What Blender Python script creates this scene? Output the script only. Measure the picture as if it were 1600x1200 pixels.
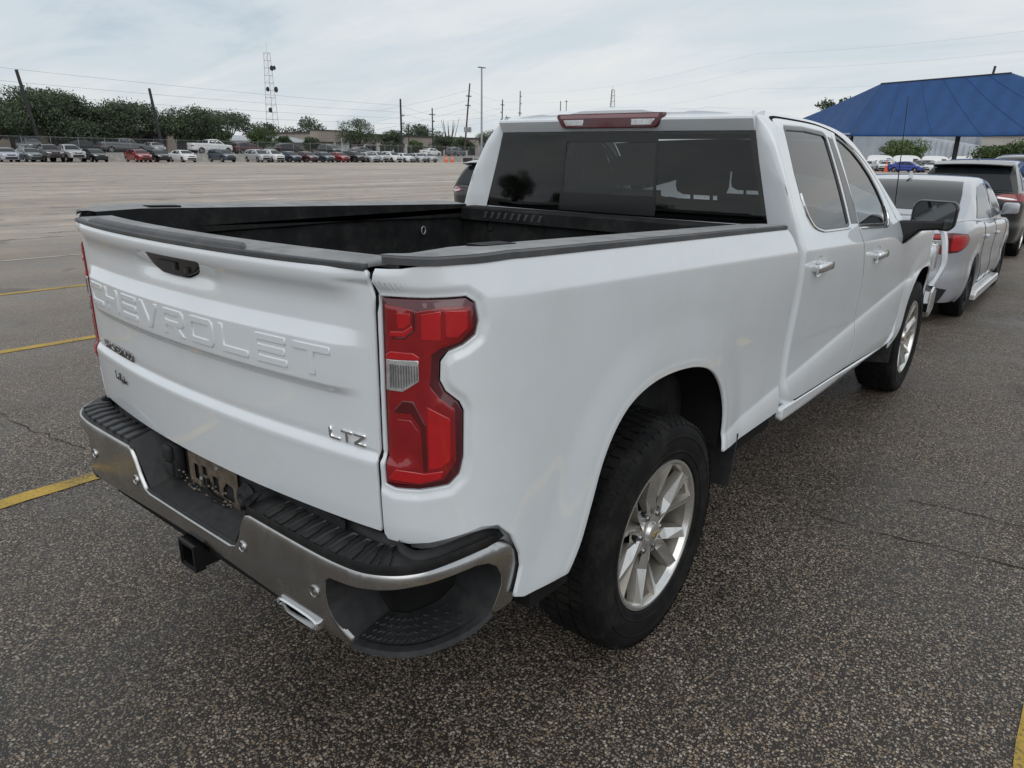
import bpy, bmesh, math, random
import numpy as np
from mathutils import Vector, Matrix, noise as mnoise
from mathutils.geometry import delaunay_2d_cdt

# ---------------------------------------------------------------- scene, camera, world, sun
for o in list(bpy.data.objects):
    bpy.data.objects.remove(o, do_unlink=True)
scene = bpy.context.scene
COL = scene.collection
random.seed(7)
RNG = np.random.default_rng(7)

CAM = np.array([1.961, -2.005, 1.644])
YAW, PITCH, ROLL, FPX = -0.684, 0.312, 0.015, 1114.0
cam_data = bpy.data.cameras.new('camera')
cam_data.sensor_width = 36.0
cam_data.lens = FPX / 1600.0 * 36.0
cam_data.clip_start = 0.05
cam_data.clip_end = 6000.0
cam = bpy.data.objects.new('camera', cam_data)
COL.objects.link(cam)
_f = Vector((math.sin(YAW) * math.cos(PITCH), math.cos(YAW) * math.cos(PITCH), -math.sin(PITCH)))
_r = Vector((math.cos(YAW), -math.sin(YAW), 0))
_u = _r.cross(_f)
_r2 = math.cos(ROLL) * _r + math.sin(ROLL) * _u
_u2 = -math.sin(ROLL) * _r + math.cos(ROLL) * _u
cam.matrix_world = Matrix(((_r2.x, _u2.x, -_f.x, CAM[0]), (_r2.y, _u2.y, -_f.y, CAM[1]),
                           (_r2.z, _u2.z, -_f.z, CAM[2]), (0, 0, 0, 1)))
scene.camera = cam

SUN_EL, SUN_AZ = math.radians(42), math.radians(138)      # azimuth from +Y towards +X
world = bpy.data.worlds.new('World')
scene.world = world
world.use_nodes = True
wn = world.node_tree
wn.nodes.clear()
def N(tree, typ, **kw):
    n = tree.nodes.new(typ)
    for k, v in kw.items():
        if k.startswith('i_'):
            key = k[2:]
            key = int(key) if key.isdigit() else key.replace('_', ' ')
            n.inputs[key].default_value = v
        else:
            setattr(n, k, v)
    return n
def ramp(tree, stops, interp='EASE'):
    n = tree.nodes.new('ShaderNodeValToRGB')
    n.color_ramp.interpolation = interp
    e = n.color_ramp.elements
    while len(e) > 1:
        e.remove(e[-1])
    e[0].position = stops[0][0]
    e[0].color = tuple(stops[0][1]) + (1,) if len(stops[0][1]) == 3 else stops[0][1]
    for p, c in stops[1:]:
        k = e.new(p)
        k.color = tuple(c) + (1,) if len(c) == 3 else c
    return n
def g3(v):
    return (v, v, v)
sky = N(wn, 'ShaderNodeTexSky', sky_type='NISHITA', sun_disc=False, sun_elevation=SUN_EL,
        sun_rotation=SUN_AZ, air_density=1.0, dust_density=2.0, ozone_density=1.0)
tc = N(wn, 'ShaderNodeTexCoord')
sep = N(wn, 'ShaderNodeSeparateXYZ')
wn.links.new(tc.outputs['Generated'], sep.inputs[0])
zden = N(wn, 'ShaderNodeMath', operation='ADD', i_1=0.16)
wn.links.new(sep.outputs['Z'], zden.inputs[0])
zmax = N(wn, 'ShaderNodeMath', operation='MAXIMUM', i_1=0.05)
wn.links.new(zden.outputs[0], zmax.inputs[0])
dx = N(wn, 'ShaderNodeMath', operation='DIVIDE')
dy = N(wn, 'ShaderNodeMath', operation='DIVIDE')
wn.links.new(sep.outputs['X'], dx.inputs[0]); wn.links.new(zmax.outputs[0], dx.inputs[1])
wn.links.new(sep.outputs['Y'], dy.inputs[0]); wn.links.new(zmax.outputs[0], dy.inputs[1])
cmb = N(wn, 'ShaderNodeCombineXYZ')
wn.links.new(dx.outputs[0], cmb.inputs[0]); wn.links.new(dy.outputs[0], cmb.inputs[1])
mp = N(wn, 'ShaderNodeMapping')
mp.inputs['Rotation'].default_value = (0, 0, 0.72)
mp.inputs['Location'].default_value = (3.1, 1.4, 0)
mp.inputs['Scale'].default_value = (0.42, 0.95, 1)
wn.links.new(cmb.outputs[0], mp.inputs[0])
cn1 = N(wn, 'ShaderNodeTexNoise', i_Scale=0.9, i_Detail=8.0, i_Roughness=0.58, i_Distortion=0.5)
wn.links.new(mp.outputs[0], cn1.inputs['Vector'])
cn2 = N(wn, 'ShaderNodeTexNoise', i_Scale=2.3, i_Detail=6.0, i_Roughness=0.55, i_Distortion=0.7)
wn.links.new(mp.outputs[0], cn2.inputs['Vector'])
# cloud deck colours (radiance is ten times the background strength below)
cl = ramp(wn, [(0.30, (4.4, 5.2, 5.9)), (0.42, (5.6, 6.2, 6.65)), (0.54, (6.5, 6.85, 7.1)), (0.70, (7.6, 7.5, 7.15))])
wn.links.new(cn1.outputs['Fac'], cl.inputs[0])
th = ramp(wn, [(0.36, g3(0.0)), (0.72, g3(1.0))])
wn.links.new(cn2.outputs['Fac'], th.inputs[0])
warm = N(wn, 'ShaderNodeMix', data_type='RGBA', blend_type='MIX')
wn.links.new(cl.outputs[0], warm.inputs[6])
warm.inputs[7].default_value = (7.5, 7.5, 7.3, 1)
wmul = N(wn, 'ShaderNodeMath', operation='MULTIPLY', i_1=0.35)
wn.links.new(th.outputs[0], wmul.inputs[0])
wn.links.new(wmul.outputs[0], warm.inputs[0])
mixs = N(wn, 'ShaderNodeMix', data_type='RGBA', blend_type='MIX')
mixs.inputs[0].default_value = 0.93
wn.links.new(sky.outputs[0], mixs.inputs[6])
wn.links.new(warm.outputs[2], mixs.inputs[7])
bg = N(wn, 'ShaderNodeBackground', i_Strength=0.1)
wn.links.new(mixs.outputs[2], bg.inputs[0])
wo = N(wn, 'ShaderNodeOutputWorld')
wn.links.new(bg.outputs[0], wo.inputs[0])

sun_data = bpy.data.lights.new('sun', 'SUN')
sun_data.energy = 0.6
sun_data.angle = math.radians(60)
sun_data.color = (1.0, 0.985, 0.96)
sun = bpy.data.objects.new('sun', sun_data)
COL.objects.link(sun)
_sd = Vector((math.sin(SUN_AZ) * math.cos(SUN_EL), math.cos(SUN_AZ) * math.cos(SUN_EL), math.sin(SUN_EL)))
sun.rotation_euler = _sd.to_track_quat('Z', 'Y').to_euler()
sun.location = (0, 0, 30)

vs = scene.view_settings
vs.view_transform = 'Standard'
vs.look = 'None'
vs.exposure = 0.20
vs.gamma = 1.0
vs.use_curve_mapping = False
scene.render.resolution_x, scene.render.resolution_y = 1024, 768

# ---------------------------------------------------------------- materials
MATS = {}
def new_mat(name):
    m = bpy.data.materials.new(name)
    m.use_nodes = True
    MATS[name] = m
    return m, m.node_tree, m.node_tree.nodes['Principled BSDF']
def setp(b, **kw):
    alias = dict(rough='Roughness', metal='Metallic', coat='Coat Weight', coat_rough='Coat Roughness',
                 spec='Specular IOR Level', base='Base Color', trans='Transmission Weight', ior='IOR', alpha='Alpha')
    for k, v in kw.items():
        if k == 'base':
            v = tuple(v) + (1,)
        b.inputs[alias[k]].default_value = v
def simple(name, base, rough=0.5, metal=0.0, var=0.12, scale=6.0, bump=0.0, bscale=200.0, coat=0.0, coat_rough=0.05,
           spec=0.5, dirt=None, dirt_amt=0.0, dirt_scale=3.0, rvar=0.0, detail=5.0):
    """Principled with noise-driven colour wear, optional dirt tint and fine bump."""
    m, t, b = new_mat(name)
    setp(b, rough=rough, metal=metal, coat=coat, coat_rough=coat_rough, spec=spec)
    co = N(t, 'ShaderNodeTexCoord')
    nz = N(t, 'ShaderNodeTexNoise', i_Scale=scale, i_Detail=detail, i_Roughness=0.6)
    t.links.new(co.outputs['Object'], nz.inputs['Vector'])
    lo = tuple(max(0, c * (1 - var)) for c in base)
    hi = tuple(min(1, c * (1 + var)) for c in base)
    r = ramp(t, [(0.3, lo), (0.7, hi)], 'LINEAR')
    t.links.new(nz.outputs['Fac'], r.inputs[0])
    last = r.outputs[0]
    if dirt:
        n2 = N(t, 'ShaderNodeTexNoise', i_Scale=dirt_scale, i_Detail=7.0, i_Roughness=0.7)
        t.links.new(co.outputs['Object'], n2.inputs['Vector'])
        r2 = ramp(t, [(0.48, g3(0)), (0.72, g3(dirt_amt))], 'LINEAR')
        t.links.new(n2.outputs['Fac'], r2.inputs[0])
        mx = N(t, 'ShaderNodeMix', data_type='RGBA')
        t.links.new(r2.outputs[0], mx.inputs[0])
        t.links.new(last, mx.inputs[6])
        mx.inputs[7].default_value = tuple(dirt) + (1,)
        last = mx.outputs[2]
    t.links.new(last, b.inputs['Base Color'])
    if rvar:
        rr = ramp(t, [(0.3, g3(max(0, rough - rvar))), (0.7, g3(min(1, rough + rvar)))], 'LINEAR')
        t.links.new(nz.outputs['Fac'], rr.inputs[0])
        t.links.new(rr.outputs[0], b.inputs['Roughness'])
    if bump:
        n3 = N(t, 'ShaderNodeTexNoise', i_Scale=bscale, i_Detail=3.0)
        t.links.new(co.outputs['Object'], n3.inputs['Vector'])
        bp_ = N(t, 'ShaderNodeBump', i_Strength=bump, i_Distance=0.002)
        t.links.new(n3.outputs['Fac'], bp_.inputs['Height'])
        t.links.new(bp_.outputs[0], b.inputs['Normal'])
    return m
def paint(name, base, metal=0.0, rough=0.25, cior=1.5, var=0.02, dirt=None, dirt_amt=0.0):
    m = simple(name, base, rough=rough, metal=metal, var=var, scale=3.0, coat=1.0, coat_rough=0.015, dirt=dirt, dirt_amt=dirt_amt, dirt_scale=2.5)
    m.node_tree.nodes['Principled BSDF'].inputs['Coat IOR'].default_value = cior
    return m
def glass_mat(name, tint, fac_ior=1.5, rough=0.0):
    m = bpy.data.materials.new(name)
    m.use_nodes = True
    t = m.node_tree
    t.nodes.clear()
    tr = N(t, 'ShaderNodeBsdfTransparent'); tr.inputs[0].default_value = tuple(tint) + (1,)
    gl = N(t, 'ShaderNodeBsdfGlossy'); gl.inputs['Roughness'].default_value = rough
    gl.inputs[0].default_value = (1, 1, 1, 1)
    fr = N(t, 'ShaderNodeFresnel', i_IOR=fac_ior)
    mx = N(t, 'ShaderNodeMixShader')
    t.links.new(fr.outputs[0], mx.inputs[0]); t.links.new(tr.outputs[0], mx.inputs[1]); t.links.new(gl.outputs[0], mx.inputs[2])
    o = N(t, 'ShaderNodeOutputMaterial')
    t.links.new(mx.outputs[0], o.inputs[0])
    MATS[name] = m
    return m

simple_defs = [
    ('black_plastic', dict(spec=0.35, base=(0.022, 0.023, 0.025), rough=0.55, var=0.25, scale=30, bump=0.25, bscale=600, dirt=(0.09, 0.08, 0.07), dirt_amt=0.35, dirt_scale=9)),
    ('rail_plastic', dict(base=(0.05, 0.052, 0.056), rough=0.5, var=0.2, scale=14, bump=0.2, bscale=500, dirt=(0.16, 0.15, 0.14), dirt_amt=0.4, dirt_scale=5)),
    ('dusty_cap', dict(base=(0.24, 0.245, 0.25), rough=0.6, var=0.35, scale=9, bump=0.2, bscale=300, dirt=(0.3, 0.29, 0.27), dirt_amt=0.6, dirt_scale=12)),
    ('gloss_black', dict(base=(0.008, 0.008, 0.009), rough=0.18, var=0.1)),
    ('seal_black', dict(spec=0.15, base=(0.01, 0.01, 0.011), rough=0.6, var=0.2)),
    ('bed_liner', dict(spec=0.15, base=(0.016, 0.017, 0.018), rough=0.75, var=0.4, scale=7, bump=0.6, bscale=350, dirt=(0.09, 0.08, 0.07), dirt_amt=0.3, dirt_scale=9)),
    ('tyre_rubber', dict(spec=0.2, base=(0.0075, 0.0075, 0.008), rough=0.72, var=0.3, scale=12, bump=0.2, bscale=250, dirt=(0.045, 0.042, 0.038), dirt_amt=0.5, dirt_scale=8)),
    ('chrome', dict(base=(0.78, 0.79, 0.8), rough=0.1, metal=1.0, var=0.05)),
    ('dark_chrome', dict(base=(0.25, 0.25, 0.255), rough=0.22, metal=0.9, var=0.1)),
    ('bumper_chrome', dict(base=(0.50, 0.50, 0.50), rough=0.24, metal=1.0, var=0.1, scale=9, rvar=0.08, dirt=(0.22, 0.2, 0.18), dirt_amt=0.25, dirt_scale=14)),
    ('rim_silver', dict(base=(0.72, 0.715, 0.70), rough=0.22, metal=0.85, var=0.08, scale=12, dirt=(0.3, 0.26, 0.2), dirt_amt=0.3, dirt_scale=10)),
    ('rim_grey', dict(base=(0.3, 0.28, 0.25), rough=0.45, metal=0.7, var=0.15, scale=15)),  # grey painted pockets and barrel of the rim
    ('brake_metal', dict(base=(0.07, 0.06, 0.055), rough=0.6, metal=0.6, var=0.4, scale=20)),
    ('under_black', dict(spec=0.15, base=(0.012, 0.012, 0.012), rough=0.85, var=0.3)),
    ('interior', dict(spec=0.15, base=(0.012, 0.012, 0.013), rough=0.8, var=0.2, scale=20)),
    ('rust_steel', dict(base=(0.10, 0.078, 0.058), rough=0.75, var=0.5, scale=25, bump=0.3, dirt=(0.25, 0.2, 0.15), dirt_amt=0.6, dirt_scale=30)),
    ('wood_pole', dict(base=(0.07, 0.055, 0.045), rough=0.9, var=0.35, scale=3)),
    ('pole_dark', dict(base=(0.03, 0.03, 0.032), rough=0.7, var=0.2, scale=3)),
    ('galv', dict(base=(0.36, 0.37, 0.38), rough=0.5, metal=0.4, var=0.15, scale=4)),
    ('wire', dict(base=(0.07, 0.075, 0.08), rough=0.8, var=0.1)),
    ('concrete', dict(base=(0.36, 0.35, 0.33), rough=0.9, var=0.2, scale=1.5, dirt=(0.16, 0.15, 0.14), dirt_amt=0.6, dirt_scale=0.6)),
    ('bark', dict(base=(0.07, 0.055, 0.045), rough=0.95, var=0.3, scale=3)),
    ('orange', dict(base=(0.75, 0.13, 0.03), rough=0.6, var=0.1)),
    ('white_sheet', dict(base=(0.7, 0.71, 0.7), rough=0.6, var=0.08, scale=1.0)),
    ('plate_white', dict(base=(0.65, 0.66, 0.67), rough=0.5, var=0.1)),
    ('light_seal', dict(base=(0.085, 0.006, 0.013), rough=0.12, var=0.2, coat=1.0)),
    ('lens_red', dict(base=(0.25, 0.003, 0.007), rough=0.12, var=0.15, scale=18, coat=1.0)),
    ('lens_deep', dict(base=(0.085, 0.002, 0.005), rough=0.12, var=0.2, scale=18, coat=1.0)),
    ('lens_bright', dict(base=(0.44, 0.004, 0.009), rough=0.2, var=0.1, scale=20, coat=1.0)),
    ('lens_clear', dict(base=(0.62, 0.63, 0.64), rough=0.12, metal=0.6, var=0.25, scale=60, coat=1.0)),
    ('rib_grey', dict(base=(0.2, 0.2, 0.21), rough=0.3, metal=0.5, var=0.2, scale=60)),
    ('headlight', dict(base=(0.55, 0.57, 0.6), rough=0.1, metal=0.4, var=0.3, scale=9, coat=1.0)),
    ('far_glass', dict(base=(0.02, 0.024, 0.028), rough=0.04, var=0.1, spec=0.4)),
    ('body_gap', dict(spec=0.15, base=(0.006, 0.006, 0.006), rough=0.9, var=0.1)),
]
for nm, kw in simple_defs:
    simple(nm, **kw)
paint('white_paint', (0.745, 0.785, 0.825), cior=1.75, dirt=(0.62, 0.61, 0.58), dirt_amt=0.25)
glass_mat('tint_glass', (0.30, 0.31, 0.32))
glass_mat('dark_glass', (0.45, 0.47, 0.47))
glass_mat('side_glass', (0.09, 0.095, 0.10), 1.6)
glass_mat('front_glass', (0.36, 0.38, 0.38), 1.6)
glass_mat('clear_glass', (0.72, 0.76, 0.75))
M = MATS

# ---------------------------------------------------------------- object helpers
def link_mesh(name, me, mat, parent=None, normals=None):
    ob = bpy.data.objects.new(name, me)
    COL.objects.link(ob)
    if mat is not None:
        mats = mat if isinstance(mat, (list, tuple)) else [mat]
        for mm in mats:
            me.materials.append(M[mm] if isinstance(mm, str) else mm)
    if parent is not None:
        ob.parent = parent
    if normals is not None:
        me.normals_split_custom_set_from_vertices(normals)
    return ob
def mesh_from(verts, faces, smooth=True, sharp=None, mids=None):
    me = bpy.data.meshes.new('mesh')
    me.from_pydata([tuple(map(float, v)) for v in verts], [], [tuple(map(int, f)) for f in faces])
    me.update()
    if smooth:
        me.polygons.foreach_set('use_smooth', [True] * len(me.polygons))
        if sharp is not None:
            me.set_sharp_from_angle(angle=math.radians(sharp))
    if mids is not None:
        me.polygons.foreach_set('material_index', mids)
    return me
def empty(name, loc=(0, 0, 0), rz=0.0, label=None, cat=None, group=None):
    o = bpy.data.objects.new(name, None)
    o.empty_display_size = 0.3
    COL.objects.link(o)
    o.location = loc
    o.rotation_euler = (0, 0, rz)
    tag(o, label, cat, group)
    return o
def tag(o, label=None, cat=None, group=None, kind=None):
    if label: o['label'] = label
    if cat: o['category'] = cat
    if group: o['group'] = group
    if kind: o['kind'] = kind
    return o
class MB:
    """collects simple shapes into one mesh"""
    def __init__(s):
        s.v, s.f, s.m = [], [], []
    def add(s, v, f, m=0):
        b = len(s.v)
        s.v += [tuple(map(float, q)) for q in v]
        s.f += [tuple(b + i for i in q) for q in f]
        s.m += [m] * len(f)
    def box(s, lo, hi, m=0, rot=None, c=None):
        x0, y0, z0 = lo; x1, y1, z1 = hi
        v = [Vector(q) for q in ((x0, y0, z0), (x1, y0, z0), (x1, y1, z0), (x0, y1, z0), (x0, y0, z1), (x1, y0, z1), (x1, y1, z1), (x0, y1, z1))]
        if rot is not None:
            cc = Vector(c) if c is not None else sum(v, Vector()) / 8
            v = [rot @ (q - cc) + cc for q in v]
        s.add(v, [(0, 3, 2, 1), (4, 5, 6, 7), (0, 1, 5, 4), (1, 2, 6, 5), (2, 3, 7, 6), (3, 0, 4, 7)], m)
    def bbox_bev(s, lo, hi, b, m=0):
        """box with chamfered edges"""
        bm = bmesh.new()
        mt = Matrix.Translation([(lo[i] + hi[i]) / 2 for i in range(3)]) @ Matrix.Diagonal([hi[i] - lo[i] for i in range(3)] + [1])
        bmesh.ops.create_cube(bm, size=1.0, matrix=mt)
        bmesh.ops.bevel(bm, geom=list(bm.edges), offset=b, segments=2, affect='EDGES', profile=0.5)
        s.from_bm(bm, m)
    def from_bm(s, bm, m=0):
        bm.verts.index_update()
        s.add([v.co for v in bm.verts], [[v.index for v in f.verts] for f in bm.faces], m)
        bm.free()
    def tube(s, pts, r, n=8, m=0, cap=True):
        pts = [Vector(p) for p in pts]
        rs = r if isinstance(r, (list, tuple)) else [r] * len(pts)
        ring = []
        up = None
        for i, p in enumerate(pts):
            d = (pts[min(i + 1, len(pts) - 1)] - pts[max(i - 1, 0)]).normalized()
            if up is None:
                up = Vector((0, 0, 1)) if abs(d.z) < 0.9 else Vector((1, 0, 0))
            a = d.cross(up).normalized()
            b = a.cross(d).normalized()
            up = b
            ring.append([p + rs[i] * (math.cos(2 * math.pi * k / n) * a + math.sin(2 * math.pi * k / n) * b) for k in range(n)])
        v = [q for rr in ring for q in rr]
        f = [(i * n + k, i * n + (k + 1) % n, (i + 1) * n + (k + 1) % n, (i + 1) * n + k) for i in range(len(pts) - 1) for k in range(n)]
        if cap:
            f += [tuple(range(n))[::-1], tuple((len(pts) - 1) * n + k for k in range(n))]
        s.add(v, f, m)
    def lathe(s, prof, n=48, axis='x', c=(0, 0, 0), m=0, a0=0.0, a1=None):
        """prof: (offset along axis, radius) pairs"""
        full = a1 is None
        a1_ = 2 * math.pi if full else a1
        cnt = n if full else n + 1
        v = []
        for (h, r) in prof:
            for k in range(cnt):
                a = a0 + (a1_ - a0) * k / n
                p = {'x': (h, r * math.cos(a), r * math.sin(a)), 'y': (r * math.cos(a), h, r * math.sin(a)), 'z': (r * math.cos(a), r * math.sin(a), h)}[axis]
                v.append((p[0] + c[0], p[1] + c[1], p[2] + c[2]))
        f = []
        for i in range(len(prof) - 1):
            for k in range(n):
                k2 = (k + 1) % cnt if full else k + 1
                f.append((i * cnt + k, i * cnt + k2, (i + 1) * cnt + k2, (i + 1) * cnt + k))
        s.add(v, f, m)
    def prism(s, poly, fr, d0, d1, bev=0.0, m=0):
        """poly (a,b) in frame fr=(origin, ea, eb, en), from depth d0 to d1 along en, front edge chamfered"""
        o, ea, eb, en = [Vector(q) for q in fr]
        n = len(poly)
        area = sum(poly[i][0] * poly[(i + 1) % n][1] - poly[(i + 1) % n][0] * poly[i][1] for i in range(n))
        P2 = list(poly) if area > 0 else list(poly)[::-1]
        def at(p, d): return o + ea * p[0] + eb * p[1] + en * d
        v = [at(p, d0) for p in P2]
        if bev > 0:
            ins = inset2(P2, bev)
            v += [at(p, d1 - bev) for p in P2] + [at(p, d1) for p in ins]
            rows = 3
        else:
            v += [at(p, d1) for p in P2]
            rows = 2
        f = []
        for r in range(rows - 1):
            for i in range(n):
                f.append((r * n + i, r * n + (i + 1) % n, (r + 1) * n + (i + 1) % n, (r + 1) * n + i))
        f.append(tuple((rows - 1) * n + i for i in range(n)))
        f.append(tuple(range(n))[::-1])
        s.add(v, f, m)
    def build(s, name, mat, parent=None, smooth=False, sharp=35):
        me = mesh_from(s.v, s.f, smooth=smooth, sharp=sharp if smooth else None, mids=s.m if isinstance(mat, (list, tuple)) else None)
        return link_mesh(name, me, mat, parent)
def inset2(P, d):
    n = len(P); out = []
    for i in range(n):
        a, b, c = np.array(P[i - 1], float), np.array(P[i], float), np.array(P[(i + 1) % n], float)
        e1 = b - a; e2 = c - b
        e1 = e1 / (np.hypot(*e1) + 1e-12); e2 = e2 / (np.hypot(*e2) + 1e-12)
        n1 = np.array([-e1[1], e1[0]]); n2 = np.array([-e2[1], e2[0]])
        q = n1 + n2
        l = max(0.35, float(q @ q) / 2)
        out.append(tuple(b + q * d / l))
    return out
def catmull(p, n=12, closed=False):
    p = np.array(p, float)
    out = []
    m = len(p)
    for i in range(m if closed else m - 1):
        if closed:
            p0, p1, p2, p3 = p[i - 1], p[i], p[(i + 1) % m], p[(i + 2) % m]
        else:
            p1, p2 = p[i], p[i + 1]
            p0 = p[i - 1] if i > 0 else 2 * p1 - p2
            p3 = p[i + 2] if i + 2 < m else 2 * p2 - p1
        for t in np.arange(n) / n:
            out.append(.5 * (2 * p1 + (p2 - p0) * t + (2 * p0 - 5 * p1 + 4 * p2 - p3) * t * t + (3 * p1 - p0 - 3 * p2 + p3) * t ** 3))
    if not closed:
        out.append(p[-1])
    return np.array(out)
def curve1(xs, ys):
    """smooth 1-D function through control points (Catmull-Rom), vectorised"""
    c = catmull(np.c_[xs, ys], 24)
    return lambda q: np.interp(q, c[:, 0], c[:, 1])
def sstep(a, b, x):
    t = np.clip((x - a) / (b - a), 0, 1)
    return t * t * (3 - 2 * t)
def resample(loop, d):
    out = []
    n = len(loop)
    for i in range(n):
        a = np.array(loop[i], float); b = np.array(loop[(i + 1) % n], float)
        k = max(1, int(math.ceil(np.hypot(*(b - a)) / d)))
        for j in range(k):
            out.append(a + (b - a) * j / k)
    return np.array(out)
def area2(P):
    P = np.asarray(P); Q = np.roll(P, -1, 0)
    return 0.5 * float((P[:, 0] * Q[:, 1] - Q[:, 0] * P[:, 1]).sum())
def inside(P, pts):
    P = np.asarray(P); x, y = pts[:, 0], pts[:, 1]
    r = np.zeros(len(pts), bool)
    n = len(P)
    for i in range(n):
        x1, y1 = P[i]; x2, y2 = P[(i + 1) % n]
        if y1 == y2: continue
        c = ((y1 > y) != (y2 > y)) & (x < (x2 - x1) * (y - y1) / (y2 - y1) + x1)
        r ^= c
    return r
def round_poly(P, r, k=5):
    """fillet polygon corners; r scalar or per-vertex"""
    n = len(P); out = []
    for i in range(n):
        rr = r[i] if isinstance(r, (list, tuple)) else r
        a, b, c = np.array(P[i - 1], float), np.array(P[i], float), np.array(P[(i + 1) % n], float)
        l1 = np.hypot(*(a - b)); l2 = np.hypot(*(c - b))
        q = min(rr, l1 * .45, l2 * .45)
        if q <= 1e-6:
            out.append(tuple(b)); continue
        s_ = b + (a - b) / l1 * q; e_ = b + (c - b) / l2 * q
        for t in np.linspace(0, 1, k):
            out.append(tuple((1 - t) ** 2 * s_ + 2 * t * (1 - t) * b + t * t * e_))
    return out
def surf_normals(S, u, v, h=0.004):
    du = S(u + h, v) - S(u - h, v); dv = S(u, v + h) - S(u, v - h)
    n = np.cross(du, dv)
    return n / (np.linalg.norm(n, axis=1, keepdims=True) + 1e-12)
def panel(name, loop, S, mat, parent=None, res=0.04, er=0.02, lip=0.012, holes=(), bev=0.003, flip=False, off=0.0, hole_lip=None, build=True, nh=0.004, extra=None):
    """trimmed sheet: a 2-D outline (u,v) with holes mapped on the smooth surface S, edges rolled back by 'lip'"""
    loops = []
    for k, L in enumerate([loop] + list(holes)):
        R_ = resample(L, er)
        a = area2(R_)
        if (k == 0 and a < 0) or (k > 0 and a > 0):
            R_ = R_[::-1]
        loops.append(R_)
    rings = [np.array(inset2([tuple(q) for q in L], bev)) for L in loops]
    lo = loops[0].min(0); hi = loops[0].max(0)
    gx = np.arange(lo[0] + res / 2, hi[0], res); gy = np.arange(lo[1] + res / 2, hi[1], res)
    G = np.array([(x + (0.5 * res if j % 2 else 0), y) for j, y in enumerate(gy) for x in gx]) if len(gx) and len(gy) else np.zeros((0, 2))
    if len(G):
        keep = inside(rings[0], G)
        for H in rings[1:]:
            keep &= ~inside(H, G)
        G = G[keep]
        allr = np.vstack(rings)
        if len(G):
            dmin = np.full(len(G), 9.0)
            for c0 in range(0, len(allr), 400):
                dd = np.hypot(G[:, None, 0] - allr[None, c0:c0 + 400, 0], G[:, None, 1] - allr[None, c0:c0 + 400, 1]).min(1)
                dmin = np.minimum(dmin, dd)
            G = G[dmin > 0.4 * min(res, er * 1.5)]
    if extra is not None and len(extra):
        X = np.asarray(extra, float)
        keep = inside(rings[0], X)
        for H in rings[1:]:
            keep &= ~inside(H, X)
        X = X[keep]
        allr = np.vstack(rings)
        if len(X):
            X = X[np.array([np.hypot(*(allr - p).T).min() for p in X]) > .0025]
            # drop extra points that fall on top of each other, and grid points close to a feature row
            _, ix = np.unique(np.round(X / .0025).astype(int), axis=0, return_index=True)
            X = X[np.sort(ix)]
            if len(G):
                dm = np.full(len(G), 9.0)
                for c0 in range(0, len(X), 400):
                    dm = np.minimum(dm, np.hypot(G[:, None, 0] - X[None, c0:c0 + 400, 0], G[:, None, 1] - X[None, c0:c0 + 400, 1]).min(1))
                G = G[dm > .45 * res]
            G = np.vstack([G, X]) if len(G) else X
    pts = np.vstack([*rings, G]) if len(G) else np.vstack(rings)
    edges = []; base = 0; bases = []
    for R_ in rings:
        n = len(R_); bases.append(base)
        edges += [(base + i, base + (i + 1) % n) for i in range(n)]
        base += n
    r = delaunay_2d_cdt([Vector(p) for p in pts], edges, [], 0, 1e-7)
    ov = np.array([tuple(p) for p in r[0]]); tri = np.array([f for f in r[2] if len(f) == 3])
    orig = r[3]
    mapi = {}
    for i, ol in enumerate(orig):
        for q in ol: mapi[q] = i
    cen = ov[tri].mean(1)
    keep = inside(rings[0], cen)
    for H in rings[1:]:
        keep &= ~inside(H, cen)
    tri = tri[keep]
    P3 = S(ov[:, 0], ov[:, 1]); N3 = surf_normals(S, ov[:, 0], ov[:, 1], nh)
    if flip: N3 = -N3
    P3 = P3 + N3 * off
    faces = [tuple(t) for t in tri]
    V = [P3]; NN = [N3]
    cnt = len(P3)
    for li, L in enumerate(loops):
        l_ = lip if li == 0 or hole_lip is None else hole_lip
        n = len(L)
        p = S(L[:, 0], L[:, 1]); nn = surf_normals(S, L[:, 0], L[:, 1], nh)
        if flip: nn = -nn
        p = p + nn * off
        ri = S(rings[li][:, 0], rings[li][:, 1])
        outw = (S(L[:, 0], L[:, 1]) - ri); outw = outw / (np.linalg.norm(outw, axis=1, keepdims=True) + 1e-12)
        V += [p - nn * bev, p - nn * l_]
        m1 = nn + outw; m1 /= np.linalg.norm(m1, axis=1, keepdims=True) + 1e-12
        NN += [m1, outw]
        for i in range(n):
            j = (i + 1) % n
            a, b = mapi[bases[li] + i], mapi[bases[li] + j]
            faces.append((a, cnt + i, cnt + j, b))
            faces.append((cnt + i, cnt + n + i, cnt + n + j, cnt + j))
        cnt += 2 * n
    V = np.vstack(V); NN = np.vstack(NN)
    # orient every face to the surface normals
    out = []
    for f in faces:
        p0 = V[f[0]]; nf = np.cross(V[f[1]] - p0, V[f[2]] - p0)
        if len(f) == 4: nf = nf + np.cross(V[f[2]] - p0, V[f[3]] - p0)
        out.append(tuple(f)[::-1] if nf @ (NN[f[0]] + NN[f[1]] + NN[f[2]]) < 0 else f)
    faces = out
    if not build:
        return V, faces, NN
    me = mesh_from(V, faces)
    return link_mesh(name, me, mat, parent, [tuple(q) for q in NN])
def mirX(S):
    return lambda u, v: S(u, v) * np.array([-1.0, 1, 1])
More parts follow.
